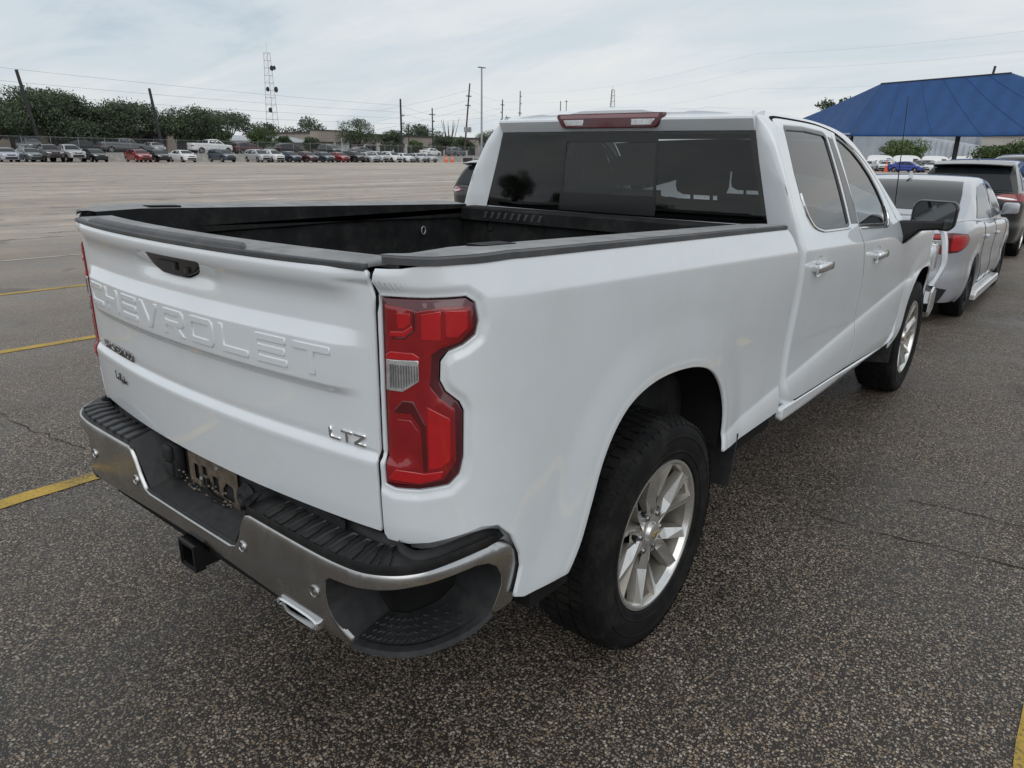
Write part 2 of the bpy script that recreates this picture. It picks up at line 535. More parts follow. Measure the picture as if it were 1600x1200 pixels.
def gridmesh(name, P, mat, parent=None, closed_u=False, closed_v=False, smooth=True, sharp=40):
    P = np.asarray(P, float)
    a, b = P.shape[:2]
    f = []
    for i in range(a if closed_u else a - 1):
        for j in range(b if closed_v else b - 1):
            f.append((i * b + j, i * b + (j + 1) % b, ((i + 1) % a) * b + (j + 1) % b, ((i + 1) % a) * b + j))
    me = mesh_from(P.reshape(-1, 3), f, smooth, sharp)
    return link_mesh(name, me, mat, parent)
def copy_tree(o, parent=None):
    c = o.copy()
    COL.objects.link(c)
    c.parent = parent
    for ch in [q for q in o.children]:
        copy_tree(ch, c)
    return c
# ================================================================ GROUND
def ground_mat():
    m, t, b = new_mat('asphalt')
    co = N(t, 'ShaderNodeTexCoord')
    pos = co.outputs['Object']
    # exposed pebbles, two sizes
    def vor(scale, rnd=1.0):
        v = N(t, 'ShaderNodeTexVoronoi', feature='F1', i_Scale=scale, i_Randomness=rnd)
        t.links.new(pos, v.inputs['Vector'])
        return v
    v1 = vor(92.0); v2 = vor(165.0)
    nzw = N(t, 'ShaderNodeTexNoise', i_Scale=60.0, i_Detail=2.0)
    t.links.new(pos, nzw.inputs['Vector'])
    def stone(v, lo, hi):
        r = ramp(t, [(lo, g3(1)), (hi, g3(0))], 'LINEAR')
        t.links.new(v.outputs['Distance'], r.inputs[0])
        s = N(t, 'ShaderNodeSeparateColor')
        t.links.new(v.outputs['Color'], s.inputs[0])
        k = N(t, 'ShaderNodeMath', operation='GREATER_THAN', i_1=0.30)
        t.links.new(s.outputs[0], k.inputs[0])
        mu = N(t, 'ShaderNodeMath', operation='MULTIPLY')
        t.links.new(r.outputs[0], mu.inputs[0]); t.links.new(k.outputs[0], mu.inputs[1])
        c = ramp(t, [(0.0, (.088, .064, .048)), (.25, (.185, .146, .113)), (.5, (.285, .232, .185)), (.68, (.28, .18, .098)), (.82, (.385, .325, .262)), (1.0, (.54, .47, .37))], 'LINEAR')
        t.links.new(s.outputs[1], c.inputs[0])
        return mu.outputs[0], c.outputs[0]
    f1, c1 = stone(v1, .34, .52)
    f2, c2 = stone(v2, .34, .50)
    big = N(t, 'ShaderNodeTexNoise', i_Scale=0.35, i_Detail=6.0, i_Roughness=0.62)
    t.links.new(pos, big.inputs['Vector'])
    bind = ramp(t, [(.3, (.017, .0138, .0115)), (.7, (.042, .034, .028))], 'LINEAR')
    t.links.new(big.outputs['Fac'], bind.inputs[0])
    def mix(fac, a, bb):
        x = N(t, 'ShaderNodeMix', data_type='RGBA')
        if isinstance(fac, float): x.inputs[0].default_value = fac
        else: t.links.new(fac, x.inputs[0])
        for i, q in ((6, a), (7, bb)):
            if isinstance(q, tuple): x.inputs[i].default_value = q + (1,)
            else: t.links.new(q, x.inputs[i])
        return x.outputs[2]
    col = mix(f2, bind.outputs[0], c2)
    col = mix(f1, col, c1)
    # tan paving of the open lot, plus grazing-view brightness painted in by position
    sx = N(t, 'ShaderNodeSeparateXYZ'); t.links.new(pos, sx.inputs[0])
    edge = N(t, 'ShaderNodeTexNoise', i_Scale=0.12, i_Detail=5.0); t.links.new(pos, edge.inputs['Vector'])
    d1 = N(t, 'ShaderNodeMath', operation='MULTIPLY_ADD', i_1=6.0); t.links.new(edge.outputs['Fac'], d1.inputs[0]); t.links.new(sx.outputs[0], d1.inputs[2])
    graze_pale_x = N(t, 'ShaderNodeMapRange', i_1=1.0, i_2=-14.0, i_3=0.0, i_4=0.93); t.links.new(d1.outputs[0], graze_pale_x.inputs[0])
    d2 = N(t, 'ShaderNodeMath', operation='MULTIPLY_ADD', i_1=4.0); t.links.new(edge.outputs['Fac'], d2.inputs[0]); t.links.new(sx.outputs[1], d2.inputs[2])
    graze_pale_y = N(t, 'ShaderNodeMapRange', i_1=12.0, i_2=26.0, i_3=0.0, i_4=0.86); t.links.new(d2.outputs[0], graze_pale_y.inputs[0])
    mx = N(t, 'ShaderNodeMath', operation='MAXIMUM'); t.links.new(graze_pale_x.outputs[0], mx.inputs[0]); t.links.new(graze_pale_y.outputs[0], mx.inputs[1])
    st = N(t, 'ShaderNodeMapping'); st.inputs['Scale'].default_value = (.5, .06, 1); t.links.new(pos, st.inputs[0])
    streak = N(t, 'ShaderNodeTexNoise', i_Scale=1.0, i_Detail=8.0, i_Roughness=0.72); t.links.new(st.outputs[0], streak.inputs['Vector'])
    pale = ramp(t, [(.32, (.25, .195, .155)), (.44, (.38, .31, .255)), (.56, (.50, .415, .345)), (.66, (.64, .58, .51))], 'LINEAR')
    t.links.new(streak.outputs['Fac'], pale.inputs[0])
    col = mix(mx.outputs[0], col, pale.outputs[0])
    # broad dirty patches and oil spots
    pn = N(t, 'ShaderNodeTexNoise', i_Scale=0.9, i_Detail=5.0, i_Roughness=0.7); t.links.new(pos, pn.inputs['Vector'])
    pr = ramp(t, [(.32, g3(.52)), (.62, g3(1.15))], 'LINEAR'); t.links.new(pn.outputs['Fac'], pr.inputs[0])
    mm = N(t, 'ShaderNodeMix', data_type='RGBA', blend_type='MULTIPLY'); mm.inputs[0].default_value = .8
    t.links.new(col, mm.inputs[6]); t.links.new(pr.outputs[0], mm.inputs[7])
    on = N(t, 'ShaderNodeTexNoise', i_Scale=0.75, i_Detail=3.0, i_Roughness=0.55, i_Distortion=0.4); t.links.new(pos, on.inputs['Vector'])
    orr = ramp(t, [(.60, g3(1.0)), (.70, g3(.50))], 'LINEAR'); t.links.new(on.outputs['Fac'], orr.inputs[0])
    m3 = N(t, 'ShaderNodeMix', data_type='RGBA', blend_type='MULTIPLY'); m3.inputs[0].default_value = .85
    t.links.new(mm.outputs[2], m3.inputs[6]); t.links.new(orr.outputs[0], m3.inputs[7])
    t.links.new(m3.outputs[2], b.inputs['Base Color'])
    rr = ramp(t, [(.33, g3(.33)), (.62, g3(.68))], 'LINEAR'); t.links.new(pn.outputs['Fac'], rr.inputs[0]); t.links.new(rr.outputs[0], b.inputs['Roughness'])
    hh = N(t, 'ShaderNodeMath', operation='MAXIMUM'); t.links.new(f1, hh.inputs[0])
    h2 = N(t, 'ShaderNodeMath', operation='MULTIPLY', i_1=.7); t.links.new(f2, h2.inputs[0]); t.links.new(h2.outputs[0], hh.inputs[1])
    bu = N(t, 'ShaderNodeBump', i_Strength=.8, i_Distance=.004); t.links.new(hh.outputs[0], bu.inputs['Height'])
    t.links.new(bu.outputs[0], b.inputs['Normal'])
    return m
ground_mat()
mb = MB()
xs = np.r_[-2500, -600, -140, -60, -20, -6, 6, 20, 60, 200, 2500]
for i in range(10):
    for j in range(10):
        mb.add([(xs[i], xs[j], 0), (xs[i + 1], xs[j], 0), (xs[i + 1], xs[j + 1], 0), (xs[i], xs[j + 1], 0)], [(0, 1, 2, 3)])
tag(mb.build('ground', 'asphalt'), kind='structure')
# ================================================================ PICKUP TRUCK
truck = empty('pickup_truck', (0, 0, 0), label='white crew cab pickup truck with an open bed, seen from its rear corner', cat='pickup truck')
WB = 3.778
HUB = 0.407
# ---- plan contour of tailgate, corner and bedside; u equals y along the side
_cp = np.array([(0, -1.078), (.2, -1.074), (.4, -1.062), (.6, -1.042), (.775, -1.016), (.86, -.985), (.93, -.94), (.975, -.88), (.995, -.8), (1.0, -.7), (1.0, -.6)])
_c = catmull(_cp, 60)
_c = np.vstack([_c, [[1.0, y] for y in np.arange(-.59, 5.0, .05)]])
_L = np.r_[0, np.cumsum(np.hypot(*np.diff(_c, axis=0).T))]
_k = int(np.argmin(np.abs(_c[:, 1] + .6) + (_c[:, 0] < .99)))
_U = _L - _L[_k] - .6
_t = np.gradient(_c, _U, axis=0)
_ker = np.ones(15) / 15
_t = np.c_[np.convolve(np.pad(_t[:, 0], 7, 'edge'), _ker, 'valid'), np.convolve(np.pad(_t[:, 1], 7, 'edge'), _ker, 'valid')]
_t /= np.linalg.norm(_t, axis=1, keepdims=True)
def cxy(u):
    return np.interp(u, _U, _c[:, 0]), np.interp(u, _U, _c[:, 1]), np.interp(u, _U, _t[:, 1]), -np.interp(u, _U, _t[:, 0])
def zcrease(y): return 1.318 - .041 * np.clip(y, -1.1, 4.5)
def zrail(y): return np.interp(y, [-1.03, -.95, -.8, 1.0], [1.421, 1.426, 1.4297, 1.373])
def zlow(y): return .701 + .087 * (y - 1.19)
def soft(x, w=.006):                       # smooth max(x,0)
    return .5 * (x + np.sqrt(x * x + w * w))
ARCH_R = [(-.575, .545), (-.52, .62), (-.475, .72), (-.425, .83), (-.355, .915), (-.26, .968), (-.12, .993), (.05, .990), (.2, .965), (.315, .918), (.405, .84), (.455, .75), (.47, .66), (.455, .575)]
ARCH_F = [(3.17, .44), (3.29, .50), (3.355, .60), (3.40, .70), (3.47, .79), (3.57, .86), (3.70, .905), (3.84, .918), (3.98, .905), (4.10, .86), (4.19, .78), (4.23, .68), (4.24, .58)]
_arR = catmull(ARCH_R, 8); _arF = catmull(ARCH_F, 8)
def dist_poly(P, a, b):
    a = np.atleast_1d(a); b = np.atleast_1d(b)
    out = np.full(len(a), 9.0)
    near = (a > P[:, 0].min() - .25) & (a < P[:, 0].max() + .25)
    if near.any():
        d = np.hypot(a[near][:, None] - P[None, :, 0], b[near][:, None] - P[None, :, 1]).min(1)
        out[near] = d
    return out
LIGHT = [(-1.128, 1.349), (-1.02, 1.351), (-.93, 1.357), (-.908, 1.343), (-.899, 1.303), (-.907, 1.271), (-.938, 1.249), (-.972, 1.235), (-.989, 1.213), (-.991, 1.171), (-.979, 1.147),
         (-.947, 1.122), (-.936, 1.10), (-.938, .985), (-.948, .945), (-.974, .917), (-1.045, .899), (-1.10, .899), (-1.128, .907), (-1.130, 1.10)]
_lt = resample(LIGHT, .01)
def side_off(y, z):
    t = z - zcrease(y)
    off = -.30 * soft(t)
    low = z - zlow(y)
    taper = sstep(-.05, -.5, t)
    off = off - .020 * taper * sstep(-.5, .0, y)
    off = off + .020 * (1 - np.exp(-soft(-low, .004) / .045)) * sstep(-.5, .0, y) - .004
    off = off - .35 * np.clip(.57 - z, 0, .2) ** 1.5 * 1.6
    off = off + .011 * (1 - sstep(.015, .19, dist_poly(_arR, y, z))) + .0015 * (1 - sstep(.018, .034, dist_poly(_arR, y, z)))
    off = off + .010 * (1 - sstep(.015, .17, dist_poly(_arF, y, z))) + .0015 * (1 - sstep(.018, .034, dist_poly(_arF, y, z)))
    return off
_tq = curve1([.74, .80, .93, .955, .966, .976, .984, 1.01, 1.09, 1.106, 1.122, 1.132, 1.226, 1.232, 1.262, 1.268, 1.29, 1.320, 1.345, 1.368, 1.388, 1.402, 1.412, 1.43],
             [.004, .008, .013, .0145, .011, .002, -.001, .001, .001, .003, .015, .019, .020, .019, .003, .001, .000, .000, .007, .021, .026, .023, .015, -.004])
_tqe = curve1([.74, .80, .93, .955, .966, .976, .984, 1.01, 1.345, 1.368, 1.388, 1.402, 1.412, 1.43],
              [.004, .008, .013, .0145, .011, .002, -.001, .001, .001, .005, .009, .008, .003, -.006])
def S_bed(u, z):
    x, y, nx, ny = cxy(u)
    ws = sstep(-1.06, -.82, u)
    off = side_off(np.maximum(y, -.95), z) * ws
    rear = -.25 * np.clip(.80 - z, 0, .3) ** 1.4
    off = off + rear * (1 - ws)
    off = off + _tqe(z) * (1 - sstep(-1.125, -1.03, u))
    d = dist_poly(_lt, u, z)
    off = off - .007 * (1 - sstep(.004, .026, d)) * (u < -.7)
    return np.c_[x + nx * off, y + ny * off, z]
def S_side(y, z):                           # doors, cab pillars and front fender
    t = z - zcrease(y)
    x = 1.0 + side_off(y, z) + .30 * soft(t) - .37 * soft(t) - .12 * np.clip(t, 0, 1) ** 2 - 12 * np.clip(z - 1.76, 0, .2) ** 2
    x = x - .30 * np.clip(y - 3.85, 0, 1) ** 2
    return np.c_[x, y, z]
both = ((1, lambda S: S, False), (-1, mirX, True))
# orientation of side sheets: du x dv = y x z = +x outward on the right side
def side_panel(name, loop, S, mat, parent, sides=(1, -1), **kw):
    out = []
    for s in sides:
        k2 = dict(kw)
        if s < 0: k2['res'] = kw.get('res', .04) * 2
        out.append(panel(name, loop, S if s > 0 else mirX(S), mat, parent, flip=(s < 0), **k2))
    return out
def rows_along(f, y0, y1, offs, st=.014):
    ys = np.arange(y0, y1, st)
    return np.vstack([np.c_[ys, f(ys) + d] for d in offs])
def rings_out(P, dists, st=.012):
    P = np.asarray(P, float); out = []
    for d in dists:
        Q = np.array(inset2([tuple(q) for q in P], -d if area2(P) > 0 else d)); out.append(resample(Q, st))
    return np.vstack(out)
def offs_path(P, dists):
    d = np.gradient(P, axis=0); d /= np.linalg.norm(d, axis=1, keepdims=True); n = np.c_[-d[:, 1], d[:, 0]]
    return np.vstack([P + n * k for k in dists])
X_CREASE = rows_along(zcrease, -.96, 3.3, (-.012, -.005, 0, .005, .012))
X_LOW = rows_along(zlow, -.2, 3.3, (-.030, -.016, -.007, -.002, .002, .007, .014))
X_ARCHR = offs_path(_arR, (.006, .016, .020, .024, .028, .034, .05)); X_ARCHF = offs_path(_arF, (.006, .016, .020, .024, .028, .034, .05))
X_LIGHT = rings_out(LIGHT, (.006, .011, .016, .021, .027, .034))
X_SIDE = np.vstack([X_CREASE, X_LOW, X_ARCHR, X_ARCHF])
# ---- bedsides
bed_top = [(y, float(zrail(y))) for y in np.linspace(-1.0, .95, 30)]
bed_loop = [(-1.138, .775), (-1.129, .760), (-1.072, .757), (-1.023, .766), (-.961, .787), (-.895, .807), (-.850, .800), (-.805, .757), (-.772, .691), (-.766, .653), (-.775, .620), (-.79, .575), (-.755, .558), (-.66, .551)]
bed_loop += [tuple(q) for q in _arR] + [(.53, .572), (.8, .572), (1.055, .572), (1.062, .72), (1.062, 1.06), (1.050, 1.25), (1.03, 1.29), (1.0, 1.335), (.975, 1.358), (.95, 1.371)]
bed_loop += [q for q in bed_top[::-1]] + [(-1.07, 1.412), (-1.132, 1.410), (-1.140, 1.380), (-1.130, 1.348), (-1.137, 1.31), (-1.138, 1.1)]
bedsides = side_panel('bedside', bed_loop, S_bed, 'white_paint', truck, res=.018, er=.012, lip=.012, holes=[LIGHT], hole_lip=.03, extra=np.vstack([X_SIDE, X_LIGHT, [(u_, z_) for z_ in (.955, .966, .976, 1.345, 1.357, 1.368, 1.378, 1.388, 1.395, 1.402, 1.412) for u_ in np.arange(-1.13, -1.0, .012)]]))
for b in bedsides: b['label'] = 'white outer wall of the truck bed with a flared wheel arch'
# recessed white flange below the body corner, above the bumper step
fl = [(-1.13, .80), (-.95, .83), (-.85, .83), (-.74, .76), (-.70, .60), (-.73, .56), (-.80, .565), (-.80, .68), (-.84, .755), (-.90, .765), (-.97, .735), (-1.06, .71), (-1.13, .712)]
for s, f_, fp in both:
    panel('corner_flange', fl, f_(S_bed), 'white_paint', truck, res=.04, er=.015, lip=.02, off=-.045, flip=fp)
# ---- tail lights
IN_RED = [(-1.112, 1.333), (-1.075, 1.330), (-1.035, 1.323), (-.976, 1.335), (-.921, 1.336), (-.917, 1.29), (-.947, 1.258), (-.99, 1.243), (-1.007, 1.229), (-1.012, 1.157), (-.992, 1.132), (-.958, 1.107), (-.957, .982), (-.985, .936), (-1.04, .917), (-1.118, .920)]
CLEAR = [(-1.112, 1.212), (-1.036, 1.215), (-1.036, 1.168), (-1.074, 1.141), (-1.114, 1.141)]
LPIECES = [
    ('reflector', 'lens_bright', [(-1.112, 1.222), (-1.100, 1.231), (-1.048, 1.231), (-1.032, 1.222), (-1.036, 1.216), (-1.112, 1.213)], .004),
    ('reflector', 'lens_bright', [(-1.098, 1.276), (-1.068, 1.278), (-1.048, 1.292), (-1.048, 1.282), (-1.066, 1.266), (-1.100, 1.266)], .004),
    ('reflector', 'lens_deep', [(-1.100, 1.262), (-1.066, 1.262), (-1.042, 1.282), (-1.040, 1.325), (-1.046, 1.325), (-1.048, 1.296), (-1.044, 1.284), (-1.066, 1.266)], .005),
    ('reflector', 'lens_bright', [(-1.082, 1.318), (-1.052, 1.318), (-1.052, 1.296), (-1.068, 1.284), (-1.080, 1.284)], .002),
    ('reflector', 'lens_bright', [(-1.028, 1.318), (-.985, 1.326), (-.985, 1.262), (-1.028, 1.262)], .002),
    ('reflector', 'lens_bright', [(-.975, 1.328), (-.93, 1.328), (-.928, 1.29), (-.95, 1.27), (-.975, 1.27)], .003),
    ('reflector', 'lens_deep', [(-1.098, 1.092), (-1.075, 1.12), (-1.05, 1.12), (-1.022, 1.065), (-1.022, .955), (-1.030, .955), (-1.034, 1.06), (-1.056, 1.092)], .005),
    ('reflector', 'lens_bright', [(-1.018, 1.11), (-.968, 1.085), (-.968, .985), (-.99, .965), (-1.018, .96)], .003),
    ('reflector', 'lens_red', [(-1.088, 1.075), (-1.058, 1.075), (-1.040, 1.05), (-1.040, .955), (-1.088, .955)], .003),
    ('reflector', 'lens_bright', [(-1.11, .93), (-1.092, .955), (-1.03, .948), (-.985, .958), (-.99, .94), (-1.04, .923)], .004),
]
for s, f_, fp in both:
    tl = panel('tail_light', np.array(inset2(LIGHT[::-1], .004)) if area2(LIGHT) < 0 else np.array(inset2(LIGHT, .004)), f_(S_bed), 'light_seal', truck, res=.03, er=.01, lip=.03, off=.001, flip=fp)
    tl['label'] = 'red tail light with a stepped outline and clear reversing lamp'
    panel('lens', IN_RED, f_(S_bed), 'lens_red', tl, res=.03, er=.01, lip=.004, off=.003, bev=.002, flip=fp)
    for nm, mt, pl, dz in LPIECES:
        panel(nm, pl, f_(S_bed), mt, tl, res=.03, er=.01, lip=.006, off=.003 + dz * .6, bev=.0016, flip=fp)
    panel('reversing_lamp', CLEAR, f_(S_bed), 'lens_clear', tl, res=.03, er=.01, lip=.004, off=.0046, bev=.0014, flip=fp)
    mb = MB()
    for uu in np.arange(-1.102, -1.04, .0062):
        za = 1.150 + max(0, (uu + 1.074)) * .6; q = f_(S_bed)(np.array([uu, uu + .0026, uu + .0026, uu]), np.array([za, za, 1.203, 1.203]))
        n_ = surf_normals(f_(S_bed), np.array([uu]), np.array([1.18]))[0] * (-1 if fp else 1)
        mb.add([*(q + n_ * .0044), *(q + n_ * .0060)], [(4, 5, 6, 7), (0, 1, 5, 4), (1, 2, 6, 5), (2, 3, 7, 6), (3, 0, 4, 7)])
    mb.build('lamp_ribs', 'rib_grey', tl)
# ---- tailgate
_ty = lambda x: np.interp(np.abs(x), _c[:_k, 0], _c[:_k, 1])
_ctab_x = np.linspace(0, .80, 400)
_p = np.polyfit(_ctab_x, _ty(_ctab_x), 6)
def S_tg(x, z):
    ax = np.abs(x)
    w = 1 - sstep(.625, .745, ax + .25 * np.clip(1.16 - z, -.06, .1))
    off = _tq(z) * w + _tqe(z) * (1 - w)
    # scooped finger recess behind the release handle
    off = off - .012 * (1 - sstep(.14, .26, ax)) * np.exp(-((z - 1.325) / .022) ** 2)
    return np.c_[x, np.polyval(_p, ax) - off, z]
tg_half = [(.7625, .778), (.7625, 1.10), (.7625, 1.31), (.768, 1.345), (.758, 1.378), (.758, 1.400), (.750, 1.410)]
tg_loop = tg_half + [(-x, z) for x, z in tg_half[::-1]]
HANDLE = [(-.172, 1.372), (-.105, 1.335), (-.055, 1.318), (.140, 1.318), (.168, 1.340), (.150, 1.358), (.055, 1.371)]
HANDLE = [(-.172, 1.366), (-.110, 1.328), (-.060, 1.312), (.060, 1.312), (.110, 1.328), (.172, 1.366)]
tailgate = panel('tailgate', tg_loop, S_tg, 'white_paint', truck, res=.016, er=.012, lip=.014, holes=[round_poly(HANDLE, .012)], hole_lip=.02, nh=.0025, extra=np.array([(x_, z_) for z_ in (.930, .945, .955, .961, .966, .971, .976, .980, .984, .990, 1.09, 1.10, 1.106, 1.112, 1.118, 1.124, 1.130, 1.136, 1.22, 1.227, 1.233, 1.240, 1.250, 1.258, 1.264, 1.270, 1.278, 1.335, 1.345, 1.352, 1.36, 1.368, 1.378, 1.388, 1.395, 1.402) for x_ in np.arange(-.756, .757, .014)]))
tailgate['label'] = 'white tailgate with embossed lettering and a black release handle'
hd = panel('handle', round_poly(inset2(HANDLE if area2(HANDLE) > 0 else HANDLE[::-1], .003), .012), lambda x, z: np.c_[x, np.full_like(x, -1.083) + .12 * (x * x), z], 'gloss_black', tailgate, res=.03, er=.01, lip=.02)
mb = MB()
mb.lathe([(-.0895, .0), (-.0895, .0075), (-.085, .009), (-.08, .009)], 16, 'y', (.085, -1.0, 1.337))
mb.box((-.07, -1.089, 1.330), (.03, -1.082, 1.352))
mb.build('lock_and_camera', 'black_plastic', tailgate)
# tailgate inner skin and top cap
mb = MB()
xs = np.linspace(-.75, .75, 25)
yo = np.polyval(_p, np.abs(xs))
for i in range(24):
    mb.add([(xs[i], yo[i] + .07, .90), (xs[i + 1], yo[i + 1] + .07, .90), (xs[i + 1], yo[i + 1] + .07, 1.40), (xs[i], yo[i] + .07, 1.40)], [(0, 1, 2, 3)])
mb.box((-.74, -.995, .80), (.74, -.985, .905))
mb.build('inner_skin', 'bed_liner', tailgate)
def S_cap(x, t):                            # t runs from the outer lip inwards
    y0 = np.polyval(_p, np.abs(x)) - .012
    z = 1.4135 + .0065 * sstep(0, .02, t) - .02 * np.clip(.006 - t, 0, 1)
    return np.c_[x, y0 + t, z]
cap = panel('top_cap', [(-.755, .0), (.752, .0), (.745, .118), (-.745, .118)], S_cap, 'dusty_cap', tailgate, res=.03, er=.02, lip=.012, bev=.004)
RC = [(-.60, .004), (.36, .004), (.33, .030), (-.56, .030)]
panel('cap_lip', RC, S_cap, 'rail_plastic', tailgate, res=.03, er=.02, lip=.012, off=.009, bev=.005)
panel('cap_edge', [(-.757, 1.4035), (.755, 1.4035), (.755, 1.4165), (-.757, 1.4165)], lambda x, z: np.c_[x, np.polyval(_p, np.abs(x)) - .0155 - .010 * np.clip(1 - (np.abs(x) / .75) ** 6, 0, 1), z], 'rail_plastic', tailgate, res=.03, er=.02, lip=.02)
# ---- letters
def font(ch, sh=.24, sv=.20):
    """outlines on a unit square: list of (outer, holes)"""
    a, b = sv, sh
    m0, m1 = .5 - b / 2, .5 + b / 2
    r = .10
    F = {
        'C': ([(r, 0), (1, 0), (1, b), (a + .03, b), (a, b + .06), (a, 1 - b - .06), (a + .03, 1 - b), (1, 1 - b), (1, 1), (r, 1), (0, 1 - r * 1.4), (0, r * 1.4)], []),
        'H': ([(0, 0), (a, 0), (a, m0), (1 - a, m0), (1 - a, 0), (1, 0), (1, 1), (1 - a, 1), (1 - a, m1), (a, m1), (a, 1), (0, 1)], []),
        'E': ([(r, 0), (1, 0), (1, b), (a, b), (a, m0), (.96, m0), (.96, m1), (a, m1), (a, 1 - b), (1, 1 - b), (1, 1), (r, 1), (0, 1 - r * 1.4), (0, r * 1.4)], []),
        'V': ([(.40, 0), (.60, 0), (1, 1), (1 - a * 1.1, 1), (.5, .24), (a * 1.1, 1), (0, 1)], []),
        'R': ([(0, 0), (a, 0), (a, .34), (.48, .34), (.76, 0), (1, 0), (.70, .35), (.9, .36), (1, .48), (1, .88), (.9, 1), (r, 1), (0, 1 - r * 1.4)], [[(a, .56), (.80, .56), (.80, .78), (a, .78)]]),
        'O': ([(r, 0), (1 - r, 0), (1, r * 1.4), (1, 1 - r * 1.4), (1 - r, 1), (r, 1), (0, 1 - r * 1.4), (0, r * 1.4)], [[(a, b), (1 - a, b), (1 - a, 1 - b), (a, 1 - b)]]),
        'D': ([(0, 0), (1 - r * 1.6, 0), (1, .22), (1, .78), (1 - r * 1.6, 1), (0, 1)], [[(a, b), (1 - a, b), (1 - a, 1 - b), (a, 1 - b)]]),
        'L': ([(r, 0), (1, 0), (1, b), (a, b), (a, 1), (0, 1), (0, r * 1.4)], []),
        'T': ([(.5 - a / 2, 0), (.5 + a / 2, 0), (.5 + a / 2, 1 - b), (1, 1 - b), (1, 1), (0, 1), (0, 1 - b), (.5 - a / 2, 1 - b)], []),
        'S': ([(0, 0), (1 - r, 0), (1, r), (1, m1 - .02), (1 - r, m1), (a, m1), (a, 1 - b), (1, 1 - b), (1, 1), (r, 1), (0, 1 - r), (0, m0 + .02), (r, m0), (1 - a, m0), (1 - a, b), (0, b)], []),
        'I': ([(.3, 0), (.7, 0), (.7, 1), (.3, 1)], []),
        'A': ([(0, 0), (a * 1.15, 0), (.32, .25), (.68, .25), (1 - a * 1.15, 0), (1, 0), (.62, 1), (.38, 1)], [[(.40, .45), (.60, .45), (.5, .74)]]),
        'Z': ([(0, 0), (1, 0), (1, b), (.36, b), (1, 1 - b), (1, 1), (0, 1), (0, 1 - b), (.64, 1 - b), (0, b)], []),
    }
    return F[ch]
def put_text(txt, x0, z0, w, h, pitch, mat, parent, S, off, lip, bev, sh=.24, sv=.2, name='letter', wI=None):
    x = x0
    for ch in txt:
        o, hs = font(ch, sh, sv)
        f = lambda P: [(x + p[0] * w, z0 + p[1] * h) for p in P]
        panel(name, f(o), S, mat, parent, res=.03, er=.02, lip=lip, off=off, bev=bev, holes=[f(q) for q in hs], flip=False, nh=.003)
        x += pitch
put_text('CHEVROLET', -.657, 1.146, .122, .074, .1482, 'white_paint', tailgate, S_tg, .0042, .007, .0022, .24, .17, 'embossed_letter')
put_text('SILVERADO', -.650, .986, .0262, .029, .0305, 'dark_chrome', tailgate, S_tg, .007, .006, .001, .24, .24, 'badge_letter')
put_text('LTZ', .612, .987, .034, .030, .0405, 'chrome', tailgate, S_tg, .006, .007, .0015, .22, .2, 'trim_letter')
def script_strokes(S, x0, z0, k, mat, parent):
    st = [[(0.02, 1.0), (.02, .3), (.0, .1), (.1, 0), (.24, .08)], [(.0, .95), (.1, 1.02)],
          [(.42, .34), (.34, .3), (.3, .12), (.36, .0), (.44, .1), (.46, .34), (.46, .06), (.52, .02)],
          [(.74, .0), (.76, .9)], [(.66, .86), (.8, 1.0), (.96, .88), (.92, .62), (.78, .52)], [(.80, .5), (.92, .2), (1.04, .02)],
          [(1.14, .34), (1.06, .16), (1.14, 0), (1.22, .14), (1.16, .34)], [(1.44, .3), (1.36, .32), (1.3, .14), (1.38, 0), (1.46, .06)],
          [(1.54, .9), (1.54, 0), (1.56, .24), (1.64, .34), (1.68, .22), (1.68, .02)], [(1.78, .18), (1.9, .22), (1.86, .36), (1.78, .3), (1.78, .1), (1.86, 0), (1.98, .08)],
          [(.7, -.14), (1.3, -.18)]]
    mb = MB()
    for pl in st:
        q = np.array(catmull(pl, 4))
        P = S(x0 + q[:, 0] * k, z0 + q[:, 1] * k * .52)
        P = P + np.array([0, -.0035, 0])
        mb.tube([tuple(v) for v in P], .0013, 5)
    return mb.build('dealer_script', mat, parent, True)
script_strokes(S_tg, -.545, .898, .054, 'gloss_black', tailgate)
# ---- rear bumper
_bc = catmull([(0, -1.138), (.35, -1.140), (.62, -1.139), (.745, -1.130), (.815, -1.112), (.87, -1.078), (.907, -1.033), (.930, -.98), (.950, -.91), (.965, -.84), (.974, -.78), (.976, -.74)], 40)
_bU = np.r_[0, np.cumsum(np.hypot(*np.diff(_bc, axis=0).T))]
_bt = np.gradient(_bc, _bU, axis=0)
_bt = np.c_[np.convolve(np.pad(_bt[:, 0], 10, 'edge'), np.ones(21) / 21, 'valid'), np.convolve(np.pad(_bt[:, 1], 10, 'edge'), np.ones(21) / 21, 'valid')]
_bt /= np.linalg.norm(_bt, axis=1, keepdims=True)
def bxy(s):
    a = np.abs(s); sg = np.where(s < 0, -1.0, 1.0)
    return np.interp(a, _bU, _bc[:, 0]) * sg, np.interp(a, _bU, _bc[:, 1]), np.interp(a, _bU, _bt[:, 1]) * sg, -np.interp(a, _bU, _bt[:, 0])
BZ = -.012
_bq0 = curve1([.44, .50, .53, .56, .60, .66, .70, .722, .735, .745, .78], [-.05, -.022, -.010, -.003, .0, .0, .0, -.001, -.005, -.014, -.03])
_bq = lambda z: _bq0(z - BZ)
def S_bmp(s, z):
    z = z + BZ
    x, y, nx, ny = bxy(s)
    o = _bq(z)
    return np.c_[x + nx * o, y + ny * o, z]
bumper = empty('rear_bumper', (0, 0, 0)); bumper.parent = truck
del_keys = None
NOTCH = [(.0, .597), (.24, .600), (.272, .612), (.298, .650), (.320, .700), (.338, .728), (.362, .737)]
